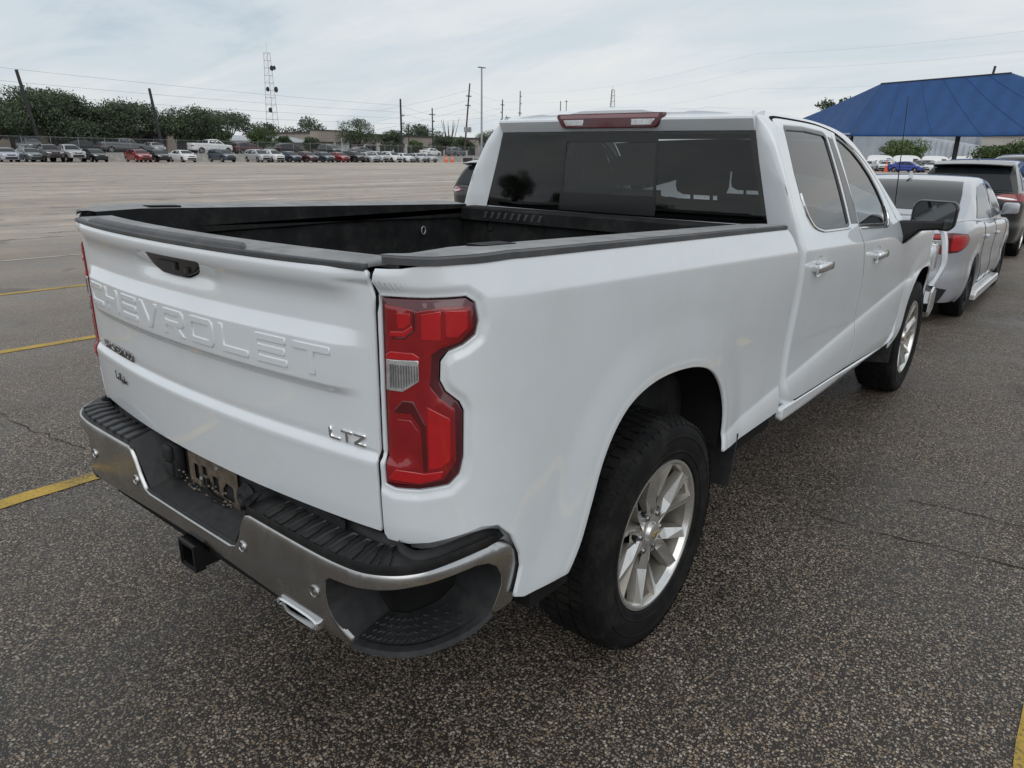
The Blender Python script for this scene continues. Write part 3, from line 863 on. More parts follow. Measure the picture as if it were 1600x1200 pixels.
PK_IN = [(.745, .512), (.712, .560), (.687, .600), (.680, .640), (.684, .676), (.70, .687), (.76, .690), (.84, .696), (.92, .704), (1.0, .707), (1.09, .710), (1.125, .703), (1.152, .684), (1.166, .655), (1.166, .625), (1.138, .560)]
half = NOTCH + [(.6, .737), (.8, .735), (.95, .738), (1.08, .744), (1.15, .748), (1.185, .744), (1.218, .710), (1.232, .665), (1.228, .588), (1.20, .556), (1.15, .548)] + PK_IN[::-1] + [(.74, .500), (.66, .508), (.5, .524), (.25, .535), (0, .540)]
fullb = half + [(-a, b) for a, b in half[::-1][1:-1]]
bf = panel('metal_face', fullb, S_bmp, 'bumper_chrome', bumper, res=.013, er=.010, lip=.016, bev=.003)
bf['label'] = 'dull chrome face bar of the rear bumper'
for sv in (-.64, -.318, .318, .64):
    q = S_bmp(np.array([sv]), np.array([.628]))[0]
    mb = MB()
    mb.lathe([(.004, .0), (.004, .0085), (.0015, .0095), (.0015, .0125), (.0045, .0135), (.0045, .0165), (-.002, .0185)], 20, 'y', (0, 0, 0))
    ob = mb.build('parking_sensor', 'bumper_chrome', bumper, True)
    x, y, nx, ny = bxy(np.array([sv]))
    ob.location = q
    ob.rotation_euler = (0, 0, math.atan2(ny[0], nx[0]) - math.pi / 2)
# step pads on top of the bumper, one each side of the number plate recess
def S_pad(s, t):                             # t: distance inwards from the face
    x, y, nx, ny = bxy(s)
    z = .731 + BZ + .013 * sstep(0, .016, t) + .006 * sstep(.016, .06, t)
    z = z + .012 * sstep(.9, 1.15, np.abs(s))
    return np.c_[x - nx * (t + .010), y - ny * (t + .010), z]
for s in (1, -1):
    PADL = [(.345, -.004), (.5, -.004), (.8, -.004), (1.0, -.004), (1.13, -.004), (1.168, .004), (1.165, .014), (1.1, .022), (1.0, .026), (.94, .036), (.89, .07), (.865, .098), (.6, .112), (.372, .112), (.338, .10), (.328, .03)]
    lp = [(s * a, b) for a, b in PADL]
    pad = panel('step_pad', lp, S_pad, 'black_plastic', bumper, res=.014, er=.012, lip=.030, bev=.004, flip=(s > 0))
    for k in range(9):
        a0 = .385 + k * .0545
        # two flat traction strips with a stepped end, in front of a raised rib
        for nm, poly, dz in (('rib', [(a0, .012), (a0 + .009, .010), (a0 + .009, .098), (a0, .098)], .0065),
                             ('tread_strip', [(a0 + .014, .014), (a0 + .043, .014), (a0 + .043, .055), (a0 + .036, .064), (a0 + .036, .096), (a0 + .014, .096)], .0025)):
            pl = [(s * p[0], p[1]) for p in poly]
            panel(nm, pl, S_pad, 'black_plastic' if nm == 'rib' else 'rail_plastic', bumper, res=.03, er=.02, lip=.008, off=dz, bev=.002, flip=(s > 0))
# centre tub: floor, sloped ends, back wall
mb = MB()
fy0, fy1 = -1.126, -1.034
mb.add([(-.255, fy0, .600), (.255, fy0, .600), (.24, fy1, .632), (-.24, fy1, .632)], [(0, 1, 2, 3)])
for s in (1, -1):
    q = [(s * .255, fy0, .600), (s * .24, fy1, .632), (s * .325, fy1, .775), (s * .345, fy0, .742)]
    mb.add(q if s < 0 else q[::-1], [(0, 1, 2, 3)])
mb.add([(-.64, -1.036, .55), (.64, -1.036, .55), (.64, -1.036, .768), (-.64, -1.036, .768)], [(0, 1, 2, 3)])
mb.tube([(-.262, -1.128, .594), (.262, -1.128, .594)], .007, 8)
mb.build('plate_recess', 'black_plastic', bumper)
# number plate bracket, bare: rusty sheet with cut-outs
def S_plate(x, z): return np.c_[x, np.full_like(x, -1.047) - .02 * (z - .66) * 0, z]
PLT = [(-.135, .640), (.15, .628), (.15, .762), (-.135, .768)]
cut = [[(-.105, .648), (-.075, .646), (-.075, .700), (-.105, .702)], [(-.055, .676), (-.025, .675), (-.025, .706), (-.055, .707)], [(-.06, .636), (-.005, .636), (.0, .664), (-.055, .668)], [(.06, .634), (.125, .634), (.125, .685), (.085, .690), (.06, .66)], [(.005, .636), (.04, .636), (.04, .690), (.005, .690)]]
pl_ob = panel('plate_bracket', PLT, S_plate, 'rust_steel', bumper, res=.03, er=.012, lip=.003, bev=.001, holes=[[(x, z + .008) for x, z in c] for c in cut])
for bx_, bz_ in ((.045, .735), (-.062, .668)):
    mb = MB(); mb.lathe([(-.004, 0), (-.004, .006), (0, .0075)], 12, 'y', (bx_, -1.048, bz_)); mb.build('bolt', 'galv', bumper)
# dried mud and leaves caught behind the bracket
mb = MB()
rr = random.Random(3)
for k in range(60):
    x = rr.uniform(-.17, .14); z = .634 + rr.random() ** 2 * .045 - abs(x) * .02; y = -1.052 - rr.random() * .016
    a = rr.uniform(.002, .0055)
    bm = bmesh.new(); bmesh.ops.create_icosphere(bm, subdivisions=1, radius=a, matrix=Matrix.Translation((x, y, z)) @ Matrix.Diagonal((1.3, .7, .8, 1)))
    mb.from_bm(bm)
ob = mb.build('dried_mud', simple('mud', (.16, .135, .11), rough=.95, var=.35, scale=60), bumper); ob['kind'] = 'stuff'
mb = MB()
mb.tube([(-.02, -1.05, .68), (0, -1.062, .655), (.04, -1.066, .645), (.08, -1.058, .638), (.1, -1.05, .632)], .008, 8)
mb.build('wiring_loom', 'seal_black', bumper, True)
# trailer socket (left of plate) and round blanking cap (right)
mb = MB()
mb.bbox_bev((-.235, -1.075, .640), (-.165, -1.040, .755), .012)
mb.bbox_bev((-.228, -1.088, .700), (-.172, -1.070, .752), .01)
mb.bbox_bev((-.224, -1.086, .645), (-.178, -1.070, .695), .01)
mb.build('trailer_socket', 'black_plastic', bumper, True)
mb = MB()
mb.lathe([(-.018, 0), (-.018, .012), (-.022, .014), (-.022, .024), (-.017, .026), (-.017, .032), (-.004, .036), (0, .040)], 28, 'y', (.195, -1.042, .690))
mb.build('blanking_cap', 'black_plastic', bumper, True)
# corner step pockets
for s in (1, -1):
    bot = [(.745, .508), (.80, .512), (.86, .514), (.92, .513), (.975, .512), (1.03, .514), (1.09, .525), (1.138, .556)]
    loop = PK_IN[0:1] + bot[1:-1] + PK_IN[-1:] + PK_IN[-2:0:-1]
    # collar lining the opening
    L = resample([(s * a, b) for a, b in loop], .012)
    o = S_bmp(L[:, 0], L[:, 1])
    x, y, nx, ny = bxy(L[:, 0])
    n3 = np.c_[nx, ny, np.zeros_like(nx)]
    cen = np.array([s * .80, -1.0, .60])
    r0 = o - n3 * .002
    r1 = o - n3 * .022 + (cen - o) * np.array([.03, .03, .04])
    r2 = o - n3 * .13 + (cen - o) * np.array([.10, .10, .10])
    gridmesh('pocket_liner', np.stack([r0, r1, r2]), 'black_plastic', bumper, closed_v=True, sharp=30)
    bm_ = [tuple(q) for q in r2]
    me = mesh_from(bm_, [tuple(range(len(bm_)))], False)
    link_mesh('pocket_back', me, 'under_black', bumper)
    # lower lip of the step and its tread floor
    lip_pts = np.array([(s * a, b) for a, b in [(.74, .506)] + bot[1:-1] + [(1.14, .556)]])
    LP = resample(lip_pts, .02)[:-40] if False else np.array([q for q in catmull(lip_pts, 6)])
    P0 = S_bmp(LP[:, 0], LP[:, 1] - .024); x, y, nx, ny = bxy(LP[:, 0])
    n3 = np.c_[nx, ny, np.zeros_like(nx)]
    T = S_bmp(LP[:, 0], LP[:, 1])
    rows = [P0 - n3 * .06, P0 - n3 * .012, T + n3 * .004 - [0, 0, .008], T - n3 * .002 + [0, 0, .004], T - n3 * .022 + [0, 0, .006]]
    gridmesh('step_lip', np.stack(rows), 'black_plastic', bumper, sharp=50)
    fl_ = T - n3 * .020 + [0, 0, .012]
    inner = T - n3 * .122 + (cen - T) * np.array([.10, .10, 0]); inner[:, 2] = fl_[:, 2] + .010
    gridmesh('step_tread', np.stack([fl_, fl_ * .5 + inner * .5, inner]), 'black_plastic', bumper)
    mb = MB()
    rng_ = random.Random(5)
    for i in range(4):
        for j in range(9):
            w = .06 + .88 * (j + .5 * (i % 2)) / 9.5; v = .10 + i * .22
            k = w * (len(fl_) - 1); k0 = int(k); fr = k - k0
            a = fl_[k0] * (1 - fr) + fl_[min(k0 + 1, len(fl_) - 1)] * fr
            b = inner[k0] * (1 - fr) + inner[min(k0 + 1, len(fl_) - 1)] * fr
            p = Vector(a * (1 - v) + b * v)
            d = Vector(fl_[min(k0 + 1, len(fl_) - 1)] - fl_[k0]).normalized(); e = Vector(b - a).normalized()
            mb.tube([p - d * .012 - e * .004, p - d * .004 + e * .004, p + d * .004 - e * .004, p + d * .012 + e * .004], .0028, 5)
    mb.build('tread_pattern', 'black_plastic', bumper)
# lower black valance and hitch receiver
mb = MB()
mb.box((-.60, -1.10, .47), (.60, -1.02, .55)); mb.box((-.60, -1.02, .50), (.60, -.80, .57))
mb.build('valance', 'under_black', bumper)
mb = MB()
h0 = -1.150; hz = .468
for (a, b, c_, d) in ((-.040, -.032, -.038, .038), (.032, .040, -.038, .038), (-.032, .032, -.038, -.030), (-.032, .032, .030, .038)):
    mb.box((a, h0, hz + c_), (b, -.75, hz + d))
for (a, b, c_, d) in ((-.046, -.040, -.044, .044), (.040, .046, -.044, .044), (-.040, .040, .038, .044), (-.040, .040, -.044, -.038)):
    mb.box((a, h0 - .003, hz + c_), (b, h0 + .03, hz + d))
mb.box((-.032, -1.02, hz - .03), (.032, -1.0, hz + .03))
for s in (1, -1):
    mb.prism([(s * .042, -1.09), (s * .12, -1.09), (s * .15, -.98), (s * .042, -.98)], ((0, 0, hz - .01), (1, 0, 0), (0, 1, 0), (0, 0, 1)), 0, .008)
mb.tube([(-.6, -.9, .48), (.6, -.9, .48)], .04, 12)
mb.build('hitch_receiver', 'gloss_black', truck)
# exhaust tip under the right of the bumper
mb = MB()
def ell(xc, yc, zc, a, b, n=20): return [(xc + a * math.copysign(abs(math.cos(t)) ** .6, math.cos(t)), yc, zc + b * math.copysign(abs(math.sin(t)) ** .6, math.sin(t))) for t in np.linspace(0, 2 * math.pi, n, endpoint=False)]
E0 = [ell(.555, -1.140, .513, .090, .019), ell(.555, -1.05, .513, .090, .019), ell(.555, -.8, .5, .05, .022)]
E1 = [ell(.555, -1.140, .513, .090, .019), ell(.555, -1.143, .513, .085, .014), ell(.555, -1.0, .513, .082, .012)]
gridmesh('exhaust_tip', np.array(E0), 'chrome', truck, closed_v=True)
gridmesh('exhaust_bore', np.array(E1), 'chrome', truck, closed_v=True)
# ---- bed: liner, rails
bl = MB()
XI = .80; Y0, Y1 = -.985, .935; ZF = .90
def wall(a, b, z0, z1, n=14, ribs=0.0):
    a = np.array(a, float); b = np.array(b, float); d = b - a
    nrm = np.array([-d[1], d[0]]); nrm /= np.hypot(*nrm)
    prev = None
    for i in range(n + 1):
        p = a + d * i / n + nrm * (ribs if (i % 4) in (1, 2) else 0)
        cur = [(p[0], p[1], z0), (p[0] , p[1], z0 + .12), (p[0], p[1], z1)]
        if prev:
            bl.add([prev[0], cur[0], cur[1], prev[1], prev[2], cur[2]], [(0, 1, 2, 3), (3, 2, 5, 4)])
        prev = cur
wall((XI, Y0), (XI, Y1), ZF, 1.335, 20, .006)
wall((XI, Y1), (-XI, Y1), ZF, 1.30, 16, .006)
wall((-XI, Y1), (-XI, Y0), ZF, 1.335, 20, .006)
for i in range(14):                           # ribbed floor
    x0 = -XI + 2 * XI * i / 14; x1 = -XI + 2 * XI * (i + 1) / 14
    zz = ZF + (.012 if i % 2 else 0)
    bl.add([(x0, Y0, zz), (x1, Y0, zz), (x1, Y1, zz), (x0, Y1, zz)], [(0, 1, 2, 3)])
# top ledges inside the bed: a rolled shelf under each rail and along the header
for s in (1, -1):
    q = [(s * XI, 1.325), (s * .782, 1.335), (s * .782, 1.36)]
    yy = (Y0, Y1)
    for k in range(2):
        bl.add([(q[k][0], yy[0], q[k][1]), (q[k][0], yy[1], q[k][1]), (q[k + 1][0], yy[1], q[k + 1][1]), (q[k + 1][0], yy[0], q[k + 1][1])], [(0, 1, 2, 3)])
for k, (a, b) in enumerate((((.935, 1.30), (.90, 1.305)), ((.90, 1.305), (.90, 1.362)), ((.90, 1.362), (.91, 1.370)), ((.91, 1.370), (1.03, 1.370)))):
    bl.add([(-.80, a[0], a[1]), (.80, a[0], a[1]), (.80, b[0], b[1]), (-.80, b[0], b[1])], [(0, 1, 2, 3)])
bl.box((-.80, 1.031, .60), (.80, 1.045, 1.366))
for s in (1, -1):                             # wheel housings
    bl.bbox_bev((min(s * .55, s * .80), -.42, ZF - .05), (max(s * .55, s * .80), .42, 1.14), .05)
bl.bbox_bev((-.80, -.98, .62), (.80, .93, .86), .03)
liner = bl.build('bed_liner', 'bed_liner', truck)
mb = MB()
for k in range(9):                            # embossed slashes on the header panel
    x = -.62 + k * .045
    mb.prism([(0, 0), (.018, 0), (.034, .034), (.016, .034)], ((x, .8995, 1.318), (1, 0, 0), (0, 0, 1), (0, -1, 0)), 0, .004, .002)
mb.build('header_emboss', 'rail_plastic', liner)
for (x, z) in ((-.60, 1.275), (.1, 1.275), (.55, 1.275)):
    mb = MB(); mb.lathe([(-.002, 0), (-.002, .022), (-.008, .026), (-.004, .032), (0, .034)], 20, 'y', (x, .934, z)); mb.build('tie_down', 'seal_black', liner, True)
for yk in (.62, -.5):
    mb = MB(); mb.tube([(-XI + .012, yk + .014 * math.cos(a), 1.26 + .02 * math.sin(a)) for a in np.linspace(0, 2 * math.pi, 14)], .0035, 6); mb.build('tie_down_ring', 'galv', liner, True)
for s, f_, fp in both:
    # cap outer edge follows the top of the bedside
    yy = np.linspace(-1.0, .95, 40)
    uu = np.r_[np.linspace(-1.118, -.80, 14), np.linspace(-.75, .94, 24)]
    def zt(u_): return float(zrail(max(-1.0, u_)))
    E_ = S_bed(uu, np.array([zt(q) for q in uu]))
    E_[:, 2] += .003
    yin = np.clip(E_[:, 1] * 1.0, -.93, 9)
    yin[:14] = np.linspace(-.955, -.80, 14)
    inner = np.c_[np.full(len(uu), .782), yin, np.array([zt(q) for q in yin]) + .006]
    out0 = E_ + np.array([.0035, -.002, -.006]); out1 = E_ + np.array([.0025, -.001, .008]); out2 = E_ + np.array([-.012, .006, .011])
    mid = out2 * .5 + inner * .5; mid[:, 2] += .003
    g = np.stack([out0, out1, out2])
    g2 = np.stack([out2 + [0, 0, .0006], mid, inner])
    g3_ = np.stack([inner, inner - [0, 0, .07]])
    if s < 0:
        g = g * [-1, 1, 1]; g2 = g2 * [-1, 1, 1]; g3_ = g3_ * [-1, 1, 1]
    gridmesh('rail_edge', g, 'rail_plastic', truck, sharp=60)
    rc = gridmesh('rail_cap', g2, 'dusty_cap', truck, sharp=50)
    gridmesh('rail_inner_face', g3_, 'bed_liner', truck)
    mb = MB()
    x0 = .80
    q = [(x0, -.06), (x0 + .055, -.06), (x0 + .055, .06), (x0, .06)]
    mb.prism([(s * a, b) for a, b in q], ((0, -.70, zt(-.7) + .0005), (1, 0, 0), (0, 1, -.0315), (0, 0, 1)), 0, .0135)
    mb.build('stake_pocket', 'seal_black', rc)
# ---- cab: doors, windows, pillars
D_TOP = [(1.21, 1.79), (1.235, 1.803), (1.28, 1.811), (1.40, 1.814), (1.80, 1.806), (2.0, 1.785), (2.15, 1.757), (2.3, 1.715), (2.43, 1.667), (2.54, 1.61), (2.65, 1.53), (2.74, 1.45), (2.82, 1.37), (2.87, 1.315)]
_dt = catmull(D_TOP, 6)
def dtop(y): return float(np.interp(y, _dt[:, 0], _dt[:, 1]))
RD_REAR = [(1.21, 1.79), (1.15, 1.715), (1.118, 1.56), (1.118, 1.42), (1.137, 1.27), (1.155, 1.05), (1.152, .83), (1.152, .72), (1.172, .64), (1.225, .585), (1.29, .573)]
BGAP = [(2.0, dtop(2.0)), (2.025, 1.45), (2.03, 1.30), (2.085, 1.19), (2.16, 1.06), (2.19, .92), (2.19, .72), (2.15, .62), (2.06, .549)]
gap = .0040
def shift(P, d): return [(y + d, z) for y, z in P]
rd_loop = [tuple(q) for q in catmull(RD_REAR, 5)] + [(1.87, .552)] + [tuple(q) for q in catmull(shift(BGAP, -gap), 5)[::-1]] + [(y, dtop(y)) for y in np.linspace(1.98, 1.24, 16)]
FGAP = [(2.87, 1.315), (2.99, 1.262), (3.09, 1.20), (3.17, 1.10), (3.235, 1.0), (3.28, .87), (3.262, .74), (3.20, .63), (3.05, .515), (2.98, .496)]
fd_loop = [tuple(q) for q in catmull(shift(BGAP, gap), 5)] + [(2.4, .533), (2.71, .512)] + [tuple(q) for q in catmull(FGAP, 5)[::-1]] + [(y, dtop(y)) for y in np.linspace(2.84, 2.03, 22)]
# window openings
RW = [(1.30, 1.752), (1.33, 1.768), (1.60, 1.772), (1.875, 1.757), (1.90, 1.74), (1.865, 1.345), (1.84, 1.335), (1.50, 1.345), (1.40, 1.353), (1.31, 1.375), (1.262, 1.415), (1.244, 1.48), (1.25, 1.58)]
FW = [(2.075, 1.735), (2.09, 1.752), (2.2, 1.727), (2.33, 1.682), (2.44, 1.625), (2.54, 1.555), (2.62, 1.47), (2.665, 1.40), (2.67, 1.345), (2.64, 1.302), (2.56, 1.297), (2.06, 1.322), (2.045, 1.335)]
def S_in(off):
    def S(y, z):
        p = S_side(y, z).copy(); p[:, 0] += off
        return p
    return S
doors = {}
HND = {'rear_door': (1.345, 1.185), 'front_door': (2.39, 1.140)}
for nm, loop, win in (('rear_door', rd_loop, RW), ('front_door', fd_loop, FW)):
    for s, f_, fp in both:
        frame_out = np.array(inset2(win if area2(win) > 0 else win[::-1], -.018))
        d = panel(nm, loop, f_(S_side), 'white_paint', truck, res=.018 if s > 0 else .05, er=.014, lip=.010, holes=[frame_out], hole_lip=.016, flip=fp, extra=X_SIDE if s > 0 else None)
        inn = np.array(inset2(win if area2(win) > 0 else win[::-1], .004))
        panel('window_frame', inset2([tuple(q) for q in frame_out], .003), f_(S_side), 'gloss_black', d, res=.05, er=.015, lip=.012, off=-.003, holes=[inn], flip=fp)
        panel('window', win, f_(S_side), 'side_glass' if nm == 'rear_door' else 'front_glass', d, res=.06, er=.03, lip=.003, off=-.010, flip=fp, bev=.001)
        # door handle: chrome bar over a dished cup
        hy, hz = HND[nm]
        sx = float(S_side(np.array([hy]), np.array([hz]))[0, 0])
        mb = MB()
        n_ = 20
        cup = []
        for rr_, dx_ in ((.056, .0015), (.045, -.002), (.03, -.010), (.0, -.014)):
            cup.append([(s * (sx + dx_), hy + rr_ * 1.05 * math.cos(t), hz + rr_ * .85 * math.sin(t)) for t in np.linspace(0, 2 * math.pi, n_, endpoint=False)])
        mb2 = MB()
        for (ya, yb, za, zb, xa, xb) in ((hy - .098, hy + .098, hz - .020, hz + .020, .016, .040),):
            mb2.bbox_bev((min(s * (sx + xa), s * (sx + xb)), ya, za), (max(s * (sx + xa), s * (sx + xb)), yb, zb), .010)
            mb2.bbox_bev((min(s * (sx - .002), s * (sx + .03)), ya + .006, za + .006), (max(s * (sx - .002), s * (sx + .03)), ya + .035, zb - .006), .004)
            mb2.bbox_bev((min(s * (sx - .002), s * (sx + .03)), yb - .045, za + .006), (max(s * (sx - .002), s * (sx + .03)), yb - .008, zb - .006), .004)
        mb2.build('handle', 'chrome', d, True)
        gridmesh('handle_cup', np.array(cup), 'chrome' if False else 'rim_silver', d, closed_v=True)
        doors[(nm, s)] = d
for s, f_, fp in both:
    # chrome belt moulding under the glass
    path = [(1.236, 1.50), (1.242, 1.445), (1.262, 1.398), (1.31, 1.358), (1.40, 1.336), (1.50, 1.329), (1.85, 1.318)]
    for dn, pth in (('rear_door', path), ('front_door', [(2.045, 1.306), (2.3, 1.292), (2.56, 1.279), (2.64, 1.284), (2.685, 1.33), (2.683, 1.39)])):
        q = catmull(pth, 6)
        P = f_(S_side)(q[:, 0], q[:, 1]); P[:, 0] += s * .001
        mb = MB(); mb.tube([tuple(v) for v in P], .0068, 6); mb.build('belt_moulding', 'chrome', doors[(dn, s)], True)
    # black cover of the centre pillar
    bp_loop = [(1.908, 1.760), (1.99, 1.745), (2.016, 1.45), (2.02, 1.325), (1.885, 1.335), (1.925, 1.74)]
    panel('pillar_cover', [(1.928, 1.752), (1.990, 1.742), (2.015, 1.50), (2.018, 1.328), (1.893, 1.334), (1.91, 1.50)], f_(S_side), 'gloss_black', doors[('rear_door', s)], res=.05, er=.02, lip=.006, off=.0015, flip=fp)
for s, f_, fp in both:
    for pth in (RD_REAR, BGAP, FGAP, D_TOP, [(1.27, .570), (1.87, .549), (2.4, .530), (2.71, .509), (3.0, .490)]):
        q = catmull(pth, 8); P = f_(S_side)(q[:, 0], q[:, 1]); P[:, 0] -= s * (.0125 if pth is RD_REAR else .0086)
        mb = MB(); mb.tube([tuple(v) for v in P], .0078, 8); mb.build('door_seal', 'body_gap', truck, True)
    q = np.array([(-1.150, z) for z in np.linspace(.77, 1.40, 30)]); P = f_(S_bed)(q[:, 0] + .012 * 0, q[:, 1]); P[:, 1] += .018; P[:, 0] = s * .7660
    mb = MB(); mb.tube([tuple(v) for v in P], .009, 6); mb.build('tailgate_seal', 'body_gap', truck, True)
# roof rail side frame, above the doors
RAIL = catmull([(1.10, 1.828), (1.4, 1.838), (1.8, 1.835), (2.0, 1.822), (2.2, 1.787), (2.4, 1.727), (2.6, 1.61), (2.85, 1.432), (2.98, 1.345), (3.05, 1.30)], 8)
def zrl(y): return float(np.interp(y, RAIL[:, 0], RAIL[:, 1]))
low = [(y, dtop(y) + .005) for y in np.linspace(1.24, 2.86, 50)]
fr_loop = [(1.203, 1.790)] + low + [(2.89, 1.31), (3.0, 1.262), (3.06, 1.275)] + [(y, zrl(y)) for y in np.linspace(3.04, 1.203, 60)]
side_panel('roof_side', fr_loop, S_side, 'white_paint', truck, res=.04, er=.02, lip=.012, bev=.002)
# rocker panel under the doors
ROCK = [(1.10, .572), (1.25, .566), (1.87, .546), (2.7, .506), (2.99, .489), (3.09, .505), (3.16, .555), (3.2, .50), (3.13, .43), (3.05, .435), (2.7, .455), (2.36, .475), (1.55, .50), (1.10, .515)]
side_panel('rocker_panel', ROCK, lambda y, z: S_side(y, np.maximum(z, .56)) * [1, 1, 0] + np.c_[.006 - 2.2 * np.clip(.53 - z, 0, 1) ** 2 * 4, np.zeros_like(y), z], 'white_paint', truck, res=.04, er=.02, lip=.03)
# cab rear corner pillar: from the door edge round to the back glass
gz = np.array([.60, 1.0, 1.30, 1.36, 1.45, 1.55, 1.65, 1.752, 1.80, 1.83])
gx_ = lambda z: np.interp(z, [.6, 1.361, 1.751, 1.83], [.84, .815, .705, .69])
gy_ = lambda z: np.interp(z, [.6, 1.361, 1.751, 1.83], [1.13, 1.150, 1.166, 1.17])
def dr(z): return np.interp(-z, [-q[1] for q in RD_REAR][::1], [q[0] for q in RD_REAR]) - .004
for s, f_, fp in both:
    rows = []
    for z in np.linspace(.56, 1.835, 60):
        y1 = float(dr(z)) if z < 1.79 else 1.21
        w = float(S_side(np.array([y1]), np.array([z]))[0, 0])
        P0 = np.array([w, y1]); yk = 1.068 + .085 * max(0, z - 1.36)
        wk = float(S_side(np.array([yk]), np.array([z]))[0, 0])
        P1 = np.array([wk - .004, yk]); P2 = np.array([gx_(z), gy_(z) - .006])
        ts = np.linspace(0, 1, 12)
        ctrl1 = P1 + (P0 - P1) * .42; ctrl2 = P1 + (P2 - P1) * .58
        B = [((1 - t) ** 3 * P0 + 3 * (1 - t) ** 2 * t * ctrl1 + 3 * (1 - t) * t * t * ctrl2 + t ** 3 * P2) for t in ts]
        rows.append([(s * b[0], b[1], z) for b in B])
    gridmesh('rear_pillar', rows, 'white_paint', truck, sharp=80)
# back of the cab
def y_back(x, z): return float(gy_(z)) - .045 * (1 - (abs(x) / .82) ** 2)
P = [[(x * gx_(z) / .815 if False else x, y_back(x, z) - .006, z) for x in np.linspace(-gx_(z), gx_(z), 25)] for z in (.6, .9, 1.2, 1.33, 1.352, 1.364)]
P[-1] = [(x, y + .012, z) for x, y, z in P[-1]]
gridmesh('cab_back', P, 'white_paint', truck)
def S_rg(x, z): return np.c_[x, gy_(z) - .045 * (1 - (np.abs(x) / .82) ** 2), z]
GB, GT = 1.366, 1.755
rgl = lambda x, z: (x, z)
glass_loop = [(-.812, GB), (.812, GB), (.704, GT), (-.704, GT)]
rear_glass = panel('rear_window', glass_loop, S_rg, 'dark_glass', truck, res=.06, er=.03, lip=.004, bev=.001)
rear_glass['label'] = 'dark tinted rear window with a fixed centre section'
mb = MB()
panel('glass_border', inset2([(-.817, GB - .004), (.817, GB - .004), (.709, GT + .004), (-.709, GT + .004)], 0), S_rg, 'gloss_black', rear_glass, res=.06, er=.03, lip=.006, off=-.003, holes=[[(-.785, GB + .02), (.785, GB + .02), (.682, GT - .016), (-.682, GT - .016)]])
sl_out = [(-.282, GB + .006), (.282, GB + .006), (.262, GT - .006), (-.262, GT - .006)]
panel('slider_frame', sl_out, S_rg, 'gloss_black', rear_glass, res=.05, er=.03, lip=.004, off=.003, bev=.001, holes=[[(-.262, 1.462), (.262, 1.462), (.252, 1.705), (-.252, 1.705)]])
panel('slider_pane', [(-.264, 1.46), (.264, 1.46), (.254, 1.707), (-.254, 1.707)], S_rg, 'dark_glass', rear_glass, res=.05, er=.03, lip=.003, off=-.006, bev=.001)
# roof
rows = []
for y in np.r_[1.155, 1.17, 1.2, np.linspace(1.3, 2.4, 16)]:
    zr_ = zrl(max(y, 1.13)); w = float(S_side(np.array([y]), np.array([zr_]))[0, 0])
    ph = np.linspace(-1, 1, 41)
    bow = .04 * (y < 1.25) * (1 - ph ** 2)
    fall = .02 * float(sstep(1.30, 1.15, np.array(y)))
    rows.append([(w * p, y - .04 * (1 - p * p) * float(sstep(1.5, 1.15, np.array(y))), zr_ - .002 + .042 * (1 - abs(p) ** 2.4) ** .7 - fall - .010 * float(sstep(.25, .34, np.array(abs(p))) * sstep(.62, .52, np.array(abs(p)))) ) for p in ph])
rows.insert(0, [(x, y + .004, 1.79) for x, y, z in rows[0]])
gridmesh('roof', rows, 'white_paint', truck, sharp=50)
# spoiler lip with the high brake lamp
def sp_y(x): return 1.176 - .045 * (1 - (abs(x) / .82) ** 2)
xs = np.linspace(-.705, .705, 61)
def notch(x): return float(sstep(.245, .285, np.array(abs(x))))
prof = []
for x in xs:
    y0 = sp_y(x); e = float(sstep(.722, .64, np.array(abs(x))))
    top = 1.838 + .012 * (1 - (x / .72) ** 2)
    prof.append([(x, y0 + .02, 1.755), (x, y0 - .012, 1.756), (x, y0 - .024, 1.772), (x, y0 - .044, 1.803), (x, y0 - .042, 1.812), (x, y0 + .0, top - .012), (x, y0 + .03, top - .004), (x, y0 + .08, top + .002)])
prof = [[(p[0], sp_y(.72) + .08, p[2]) for p in prof[0]]] + prof + [[(p[0], sp_y(.72) + .08, p[2]) for p in prof[-1]]]
spoiler = gridmesh('roof_spoiler', prof, 'white_paint', truck, sharp=28)
def S_brk(x, z): return np.c_[x, np.array([sp_y(q) for q in x]) - .030 - .022 * sstep(1.76, 1.83, z) * 0 + .02 * (1.80 - z) - .004, z]
BRK = [(-.292, 1.836), (.292, 1.836), (.300, 1.822), (.268, 1.778), (.252, 1.770), (-.252, 1.770), (-.268, 1.778), (-.300, 1.822)]
bk = panel('brake_lamp', BRK, S_brk, 'light_seal', truck, res=.04, er=.02, lip=.05, bev=.004, off=.012)
for s in (1, -1):
    panel('cargo_lamp', [(s * .255, 1.808), (s * .135, 1.808), (s * .135, 1.781), (s * .238, 1.781)], S_brk, 'lens_clear', bk, res=.04, er=.02, lip=.004, off=.0145, bev=.002)
panel('lens', [(-.275, 1.830), (.275, 1.830), (.272, 1.813), (-.272, 1.813)], S_brk, simple('lens_smoke', (.33, .17, .19), rough=.2, var=.1, coat=1.0), bk, res=.04, er=.02, lip=.004, off=.0145, bev=.002)
# windscreen, cowl
rows = []
for (y, z) in RAIL[(RAIL[:, 0] > 2.38)]:
    w = float(S_side(np.array([y]), np.array([z]))[0, 0]) - .02
    rows.append([(w * p, y + .30 * (1 - p * p) * (.4 + .6 * (y - 2.38) / .67), z - .004 + .03 * (1 - p * p)) for p in np.linspace(-1, 1, 21)])
gridmesh('windscreen', rows, 'clear_glass', truck)
